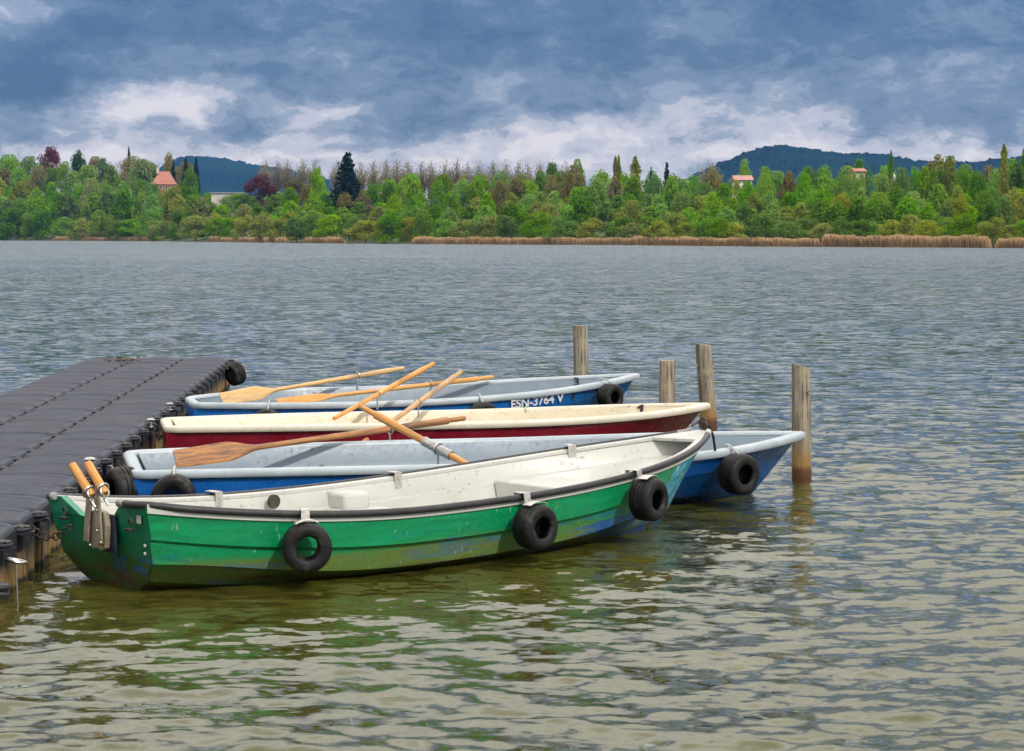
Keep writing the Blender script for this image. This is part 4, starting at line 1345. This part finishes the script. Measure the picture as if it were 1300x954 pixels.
def reedm():
    m, t = mat('dry_reed')
    g = t.n('ShaderNodeNewGeometry'); r_ = g.outputs['Random Per Island']; z = t.xyz(g.outputs['Position'])[2]
    c = t.mix(r_, (.46, .31, .17), (.66, .48, .28))
    c = t.mix(t.m('MULTIPLY', t.sm(t.noise(g.outputs['Position'], .12, 4, .6), .45, .65), .5), c, (.36, .26, .14))
    d = t.n('ShaderNodeBsdfDiffuse', {'Color': c}).outputs[0]; tl = t.n('ShaderNodeBsdfTranslucent', {'Color': c}).outputs[0]
    t.out(t.n('ShaderNodeMixShader', {0: .3, 1: d, 2: tl}).outputs[0])
    return m
REED = reedm()
reeds(66, 90, 6, 'small patch of tan reeds at the far left shore')
reeds(104, 192, 5.5, 'thin tan reed fringe on the left part of the far shore')
reeds(262, 368, 7.5, 'tan reed bed below the maroon beech')
reeds(384, 440, 9, 'short tan reed bed below the big dark conifer')
reeds(522, 1042, 10.5, 'long tan reed bed along the middle of the far shore')
reeds(1042, 1258, 17, 'tall tan reed bed along the right part of the far shore')
reeds(1263, 1400, 15, 'tan reed bed at the right end of the far shore')
reeds(800, 1042, 12.5, 'denser tan reeds in front of the right half of the wood')

# ------------------------------------------------------------------ buildings
WALLM = simple('house_render', (.62, .58, .50), (.52, .48, .42), .5, .9)
WALLB = simple('brick_wall', (.42, .16, .10), (.34, .13, .08), .5, .9)
WALLG = simple('grey_cladding', (.34, .36, .40), (.26, .28, .32), .5, .6)
ROOFR = simple('red_roof_tiles', (.34, .13, .085), (.42, .18, .12), .8, .8)
ROOFP = simple('pink_roof_tiles', (.40, .20, .16), (.46, .25, .20), .8, .8)
GLASS = simple('window_glass', (.03, .035, .045), (.05, .06, .07), 3, .15)
WHITE = simple('white_plaster', (.75, .75, .74), (.66, .66, .66), 1, .7)
def house(name, px, s, y_base, y_eave, y_ridge, w_px, depth, wall, roof, label, flat=False, nwin=4, rz=0.0, chim=None, hip=0.0, floors=1, cat='house'):
    d = shore_d(px) + s
    base = at(px, y_base, d); k = d / F
    w = w_px * k; he = (y_base - y_eave) * k; hr = (y_base - y_ridge) * k
    root = empty(name, base, rz); tag(root, label, cat)
    found = base.z - min(ground_z(px, s), base.z) + .5
    MB().box((0, 0, (he - found) / 2), (w, depth, he + found)).build('wall', wall, root, smooth=False)
    if flat:
        MB().box((0, 0, he + .15), (w + .8, depth + .8, .3)).build('roof', roof, root, smooth=False)
    else:
        a, b_ = w / 2 + .4, depth / 2 + .5
        v = [(-a, -b_, he), (a, -b_, he), (a, b_, he), (-a, b_, he), (-a * (1 - hip), 0, hr), (a * (1 - hip), 0, hr)]
        rf = MB().add(v, [(0, 1, 5, 4), (2, 3, 4, 5), (1, 2, 5), (3, 0, 4), (0, 3, 2, 1)]).build('roof', roof, root, smooth=False)
        if chim:
            MB().box((chim * w, 0, hr + .3), (.9, .9, 2.0)).build('chimney', WALLM, rf, smooth=False)
    for fl in range(floors):
        for i in range(nwin):
            x = (i + .5) / nwin * w - w / 2; z = he * (fl + .55) / floors
            wn = MB(); ww, wh = min(w / nwin * .45, 1.6), min(he / floors * .5, 1.6)
            for dx, dz, sx, sz in ((-ww / 2, 0, .12, wh + .12), (ww / 2, 0, .12, wh + .12), (0, wh / 2, ww, .12), (0, -wh / 2, ww, .12)):
                wn.box((x + dx, -depth / 2 - .03, z + dz), (sx, .12, sz))
            wo = wn.build('window', WHITE, root, smooth=False)
            MB().box((x, -depth / 2 - .02, z), (ww - .12, .05, wh - .12)).build('pane', GLASS, wo, smooth=False)
    return root
house('villa', 209, 75, 243, 235, 218, 28, 12, WALLB, ROOFR, 'large brick villa with orange red hipped roof among the trees on the left rise', hip=.62, chim=-.3, nwin=4, rz=.1)
house('house', 0, 60, 268, 261, 250, 14, 8, WALLM, ROOFP, 'pink roofed house at the left edge of the far shore', nwin=2, rz=-.2)
house('brick_house', 112, 62, 256, 247, 245, 9, 6, WALLB, ROOFP, 'small orange brick building half hidden in the left wood', nwin=2)
house('brick_house', 131, 60, 257, 250, 248.5, 8, 6, WALLB, ROOFP, 'smaller orange brick building just right of the first one in the left wood', nwin=2)
house('low_building', 145, 120, 247, 241.5, 240, 26, 8, WALLG, ROOFP, 'long low grey building between the left trees', flat=True, nwin=5, cat='building')
house('tower_building', 92, 135, 240, 217, 216, 7, 6, WALLG, WALLG, 'narrow blue grey tower block beside the dark skyline tree', flat=True, nwin=2, floors=4, cat='building')
house('pavilion', 290, 100, 249, 246, 244.5, 38, 10, WALLM, WALLG, 'low modern pale building with flat roof left of the maroon beech', flat=True, nwin=7, cat='building')
house('house', 942, 122, 233, 229.5, 223, 20, 8, WHITE, ROOFP, 'white gabled house with rosy roof left of the right hill', nwin=3)
house('house', 1089, 122, 223, 218.5, 214, 11, 7, WALLM, ROOFR, 'little red roofed house peeping out under the right hill', nwin=2)
for hx, hs, ht, hw in ((936, 106, 229, 24), (948, 104, 230.5, 26), (1083, 106, 217, 16), (1092, 104, 219.5, 20), (264, 80, 244, 22), (276, 84, 245.5, 30), (292, 84, 248, 34), (312, 84, 246, 30), (195, 62, 238, 30), (212, 60, 240, 30), (225, 62, 236, 26), (1133, 108, 226, 24)):
    T('broadleaf_tree', hx, hs, ht, hw, 'round', rs.choice(['mid', 'fresh', 'olive']), 'leafy tree screening the foot of a building on the far shore', 'tree', 'trees screening the far buildings')
# white dome
d = shore_d(1133) + 122; base = at(1133, 228, d)
root = empty('observatory', base); tag(root, 'small white dome rising from the trees on the right', 'dome')
k = d / F
MB().lathe([(3.9 * k, -4), (3.9 * k, 2 * k), (4.1 * k, 2 * k)] + [(4.0 * k * math.cos(a), 2 * k + 5.4 * k * math.sin(a)) for a in [i * math.pi / 20 for i in range(10)]] + [(0, 7.5 * k)], 20).build('dome', WHITE, root)
MB().tube([(0, 0, 7 * k), (0, 0, 10 * k)], .12 * k, 6).build('mast', WHITE, root)

# ------------------------------------------------------------------ hills
def hill(name, pts, dist, depth, seed):
    g = np.random.default_rng(seed)
    mb = MB()
    x0, x1 = pts[0][0], pts[-1][0]
    xs = np.arange(x0, x1 + 1, 3.0)
    ys = np.interp(xs, [p[0] for p in pts], [p[1] for p in pts])
    # smooth the polyline
    kk = np.ones(9) / 9; ys = np.convolve(np.pad(ys, 4, mode='edge'), kk, 'valid')
    rows = 26
    v = []
    for i, x in enumerate(xs):
        Ht = (300 - ys[i]) / F * dist + H
        for j in range(rows):
            u = j / (rows - 1)
            d = dist - depth * (1 - u)
            prof = math.sin(u * math.pi / 2) ** 1.1
            p = Vector(((x - 650) / F * d, d, 0)); p.z = Ht * prof * (d / dist) + g.normal(0, 1.6) * (1 if 0 < j else 0) - (3 if j == 0 else 0)
            p.x += g.normal(0, 2)
            v.append(p)
        # back slope
        p = Vector(((x - 650) / F * (dist + depth), dist + depth, -3)); v.append(p)
    w = rows + 1
    f = [(i * w + j, (i + 1) * w + j, (i + 1) * w + j + 1, i * w + j + 1) for i in range(len(xs) - 1) for j in range(w - 1)]
    m, t = mat(name + '_hazed_forest')
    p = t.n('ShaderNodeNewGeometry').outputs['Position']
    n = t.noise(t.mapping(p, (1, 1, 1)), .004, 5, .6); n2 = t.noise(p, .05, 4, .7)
    c = t.mix(t.sm(n, .35, .65), (.007, .023, .028), (.014, .038, .038))  # forest green pushed towards blue, a little haze painted into the base
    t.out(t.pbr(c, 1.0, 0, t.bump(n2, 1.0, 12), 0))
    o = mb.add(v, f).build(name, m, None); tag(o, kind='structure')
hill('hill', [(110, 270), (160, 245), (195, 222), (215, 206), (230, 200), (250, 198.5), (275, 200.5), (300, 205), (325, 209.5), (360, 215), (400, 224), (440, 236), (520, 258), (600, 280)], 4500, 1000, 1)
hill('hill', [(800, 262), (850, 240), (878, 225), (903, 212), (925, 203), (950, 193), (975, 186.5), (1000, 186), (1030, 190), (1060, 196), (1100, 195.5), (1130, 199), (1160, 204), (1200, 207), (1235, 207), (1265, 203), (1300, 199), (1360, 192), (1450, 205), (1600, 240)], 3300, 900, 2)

# ------------------------------------------------------------------ air
def haze():
    m = bpy.data.materials.new('haze_air'); m.use_nodes = True
    t = NT(m.node_tree)
    pv = t.n('ShaderNodeVolumePrincipled', {'Color': (.14, .40, 1.0, 1), 'Density': HAZE})
    pv.inputs['Anisotropy'].default_value = 0.0
    o = t.n('ShaderNodeOutputMaterial'); t.t.links.new(pv.outputs[0], o.inputs['Volume'])
    mb = MB().box((0, 0, 349), (11600, 11600, 704))
    ob = mb.build('haze', m, None, smooth=False); tag(ob, kind='stuff')
HAZE = .00007
haze()

# ------------------------------------------------------------------ sky
SUN = Vector((.75, -1.0, 1.12)).normalized()
def sky():
    w = bpy.data.worlds.new('World'); S.world = w; w.use_nodes = True
    t = NT(w.node_tree)
    vec = t.coord('Generated'); x = t.xyz(vec)
    az = t.m('MULTIPLY', t.m('ARCTAN2', x[0], x[1]), F / 100)
    el = t.m('MULTIPLY', t.m('ARCSINE', x[2]), F / 100)
    # cloud-deck coordinates
    zz = t.m('MAXIMUM', t.m('ADD', x[2], .045), .03)
    cv = t.n('ShaderNodeCombineXYZ', {'X': t.m('DIVIDE', x[0], zz), 'Y': t.m('DIVIDE', x[1], zz), 'Z': 0}).outputs[0]
    av = t.n('ShaderNodeCombineXYZ', {'X': az, 'Y': t.m('MULTIPLY', el, 1.9), 'Z': 0}).outputs[0]
    warp = t.noise(av, .9, 6, .62, 0, 'Color')
    avw = t.n('ShaderNodeVectorMath', {0: av, 1: t.n('ShaderNodeVectorMath', {0: warp, 1: (.5, .5, .5)}, operation='SUBTRACT').outputs[0]}, operation='ADD').outputs[0]
    n1 = t.noise(avw, .62, 7, .58)
    n2 = t.noise(t.mapping(avw, (1, 1, 1), (7, 3, 1)), 2.1, 7, .66)
    nov = t.noise(cv, .9, 7, .58, .3)
    wz = t.xyz(t.n('ShaderNodeVectorMath', {0: warp, 1: (.5, .5, .5)}, operation='SUBTRACT').outputs[0])
    azw = t.m('ADD', az, t.m('MULTIPLY', wz[0], 1.5)); elw = t.m('ADD', el, t.m('MULTIPLY', wz[1], .65))
    lum = t.m('MULTIPLY', t.m('SUBTRACT', n1, .5), 2.4)
    lum = t.m('ADD', lum, t.m('MULTIPLY', t.m('SUBTRACT', n2, .5), 1.9))
    # overall: brighter toward the horizon, dark band at the top of the picture
    lum = t.m('ADD', lum, t.sm(elw, .3, 2.4, .60, -.22))
    blobs = [  # px, py, rx, ry, gain
        (10, 30, 60, 26, .9), (190, 128, 95, 22, 1.0), (90, 150, 150, 14, .45), (20, 168, 60, 9, .3), (400, 142, 60, 20, .75), (350, 70, 110, 22, .32),
        (800, 160, 110, 22, .85), (690, 172, 60, 12, .6), (870, 135, 40, 14, .5), (980, 112, 50, 12, .55), (1220, 92, 120, 12, .45), (1000, 150, 100, 12, .4), (1130, 178, 90, 12, .35), (600, 105, 70, 12, .4),
        (640, 110, 50, 12, .3), (650, 198, 900, 16, .50), (340, 178, 90, 8, .35), (240, 205, 200, 8, .25),
        (40, 108, 80, 34, -1.15), (30, 60, 60, 16, -.3), (150, 40, 130, 20, -.5), (300, 158, 45, 20, -.8), (205, 152, 14, 9, -.6), (330, 92, 230, 8, -.35), (330, 155, 20, 18, -.4), (560, 150, 80, 16, -.5), (500, 40, 260, 30, -.35),
        (700, 70, 200, 26, -.35), (760, 130, 70, 10, -.4), (250, 120, 40, 30, .1), (1150, 40, 250, 30, -.25), (720, 10, 900, 14, -.25), (915, 160, 40, 12, -.35), (1230, 150, 80, 22, -.25), (35, 170, 25, 14, -.45), (500, 110, 70, 12, -.3),
    ]
    for px, py, rx, ry, gn in blobs:
        a = t.m('DIVIDE', t.m('SUBTRACT', azw, (px - 650) / 100), rx / 100)
        b = t.m('DIVIDE', t.m('SUBTRACT', elw, (300 - py) / 100), ry / 100)
        e = t.m('EXPONENT', t.m('MULTIPLY', t.m('ADD', t.m('MULTIPLY', a, a), t.m('MULTIPLY', b, b)), -.8))
        lum = t.m('ADD', lum, t.m('MULTIPLY', e, gn))
    over = t.m('ADD', t.m('MULTIPLY', t.m('SUBTRACT', nov, .5), 2.4), 1.0)
    k = t.sm(el, 2.9, 8.0)
    front = t.sm(x[1], .2, .75)
    k = t.m('MAXIMUM', k, t.m('SUBTRACT', 1.0, front))
    lum = t.n('ShaderNodeMix', {0: k, 2: lum, 3: over}).outputs[0]
    rp = t.n('ShaderNodeValToRGB', {0: t.m('ADD', t.m('MULTIPLY', lum, .44), .50)})
    cr = rp.color_ramp; cr.interpolation = 'EASE'
    stops = [(.0, (.046, .070, .098)), (.24, (.098, .132, .170)), (.46, (.205, .243, .288)), (.64, (.37, .39, .42)), (.80, (.70, .65, .64)), (1.0, (.98, .88, .80))]
    while len(cr.elements) < len(stops): cr.elements.new(.5)
    for e, (p, c) in zip(cr.elements, stops): e.position = p; e.color = (*c, 1)
    kd = t.sm(el, 4.0, 12.0)
    des = t.n('ShaderNodeHueSaturation', {'Hue': .5, 'Saturation': t.m('SUBTRACT', 1.0, t.m('MULTIPLY', kd, .62)), 'Value': 1.0, 'Color': rp.outputs[0]}).outputs[0]
    cloud = t.n('ShaderNodeVectorMath', {0: des, 3: 10 * CLOUD}, operation='SCALE').outputs[0]
    ns = t.n('ShaderNodeTexSky', sky_type='NISHITA')
    ns.sun_disc = False; ns.sun_elevation = math.asin(SUN.z); ns.sun_rotation = math.atan2(SUN.x, SUN.y)
    lift = t.m('ADD', 1.0, t.m('MULTIPLY', t.sm(el, 2.8, 16.0, 0.0, 1.85), t.m('ADD', .25, t.m('MULTIPLY', front, .75))))
    cloud = t.mix(kd, cloud, t.mix(1.0, cloud, (1.03, 1.0, .94), 'MULTIPLY'))
    cloud = t.n('ShaderNodeVectorMath', {0: cloud, 3: lift}, operation='SCALE').outputs[0]
    col = t.mix(.92, ns.outputs[0], cloud)
    bg = t.n('ShaderNodeBackground', {'Color': col, 'Strength': .1})
    o = t.n('ShaderNodeOutputWorld'); t.t.links.new(bg.outputs[0], o.inputs[0])
CLOUD = 1.05
sky()
li = bpy.data.lights.new('sun', 'SUN'); li.energy = 2.6; li.angle = R(1.5); li.color = (1, .95, .87)
lo = bpy.data.objects.new('sun', li); link(lo); lo.rotation_mode = 'QUATERNION'; lo.rotation_quaternion = SUN.to_track_quat('Z', 'Y'); lo.location = (5, -5, 20)

# ------------------------------------------------------------------ camera
cam = bpy.data.cameras.new('camera'); co = bpy.data.objects.new('camera', cam); link(co)
co.location = (0, 0, H); co.rotation_euler = (math.pi / 2 - PITCH, 0, 0)
cam.sensor_width = 36; cam.lens = 36 * F / 1300; cam.shift_y = -(477 - 431.5) / 1300
cam.clip_start = .1; cam.clip_end = 20000
S.camera = co
S.view_settings.view_transform = 'Standard'; S.view_settings.look = 'None'; S.view_settings.gamma = 1; S.view_settings.exposure = 0
S.render.engine = 'CYCLES'
S.cycles.max_bounces = 8; S.cycles.transparent_max_bounces = 8; S.cycles.diffuse_bounces = 3; S.cycles.glossy_bounces = 4; S.cycles.volume_bounces = 0
S.cycles.use_denoising = True
S.cycles.use_adaptive_sampling = True; S.cycles.adaptive_threshold = .03
S.cycles.sample_clamp_indirect = 6
S.cycles.caustics_reflective = False; S.cycles.caustics_refractive = False
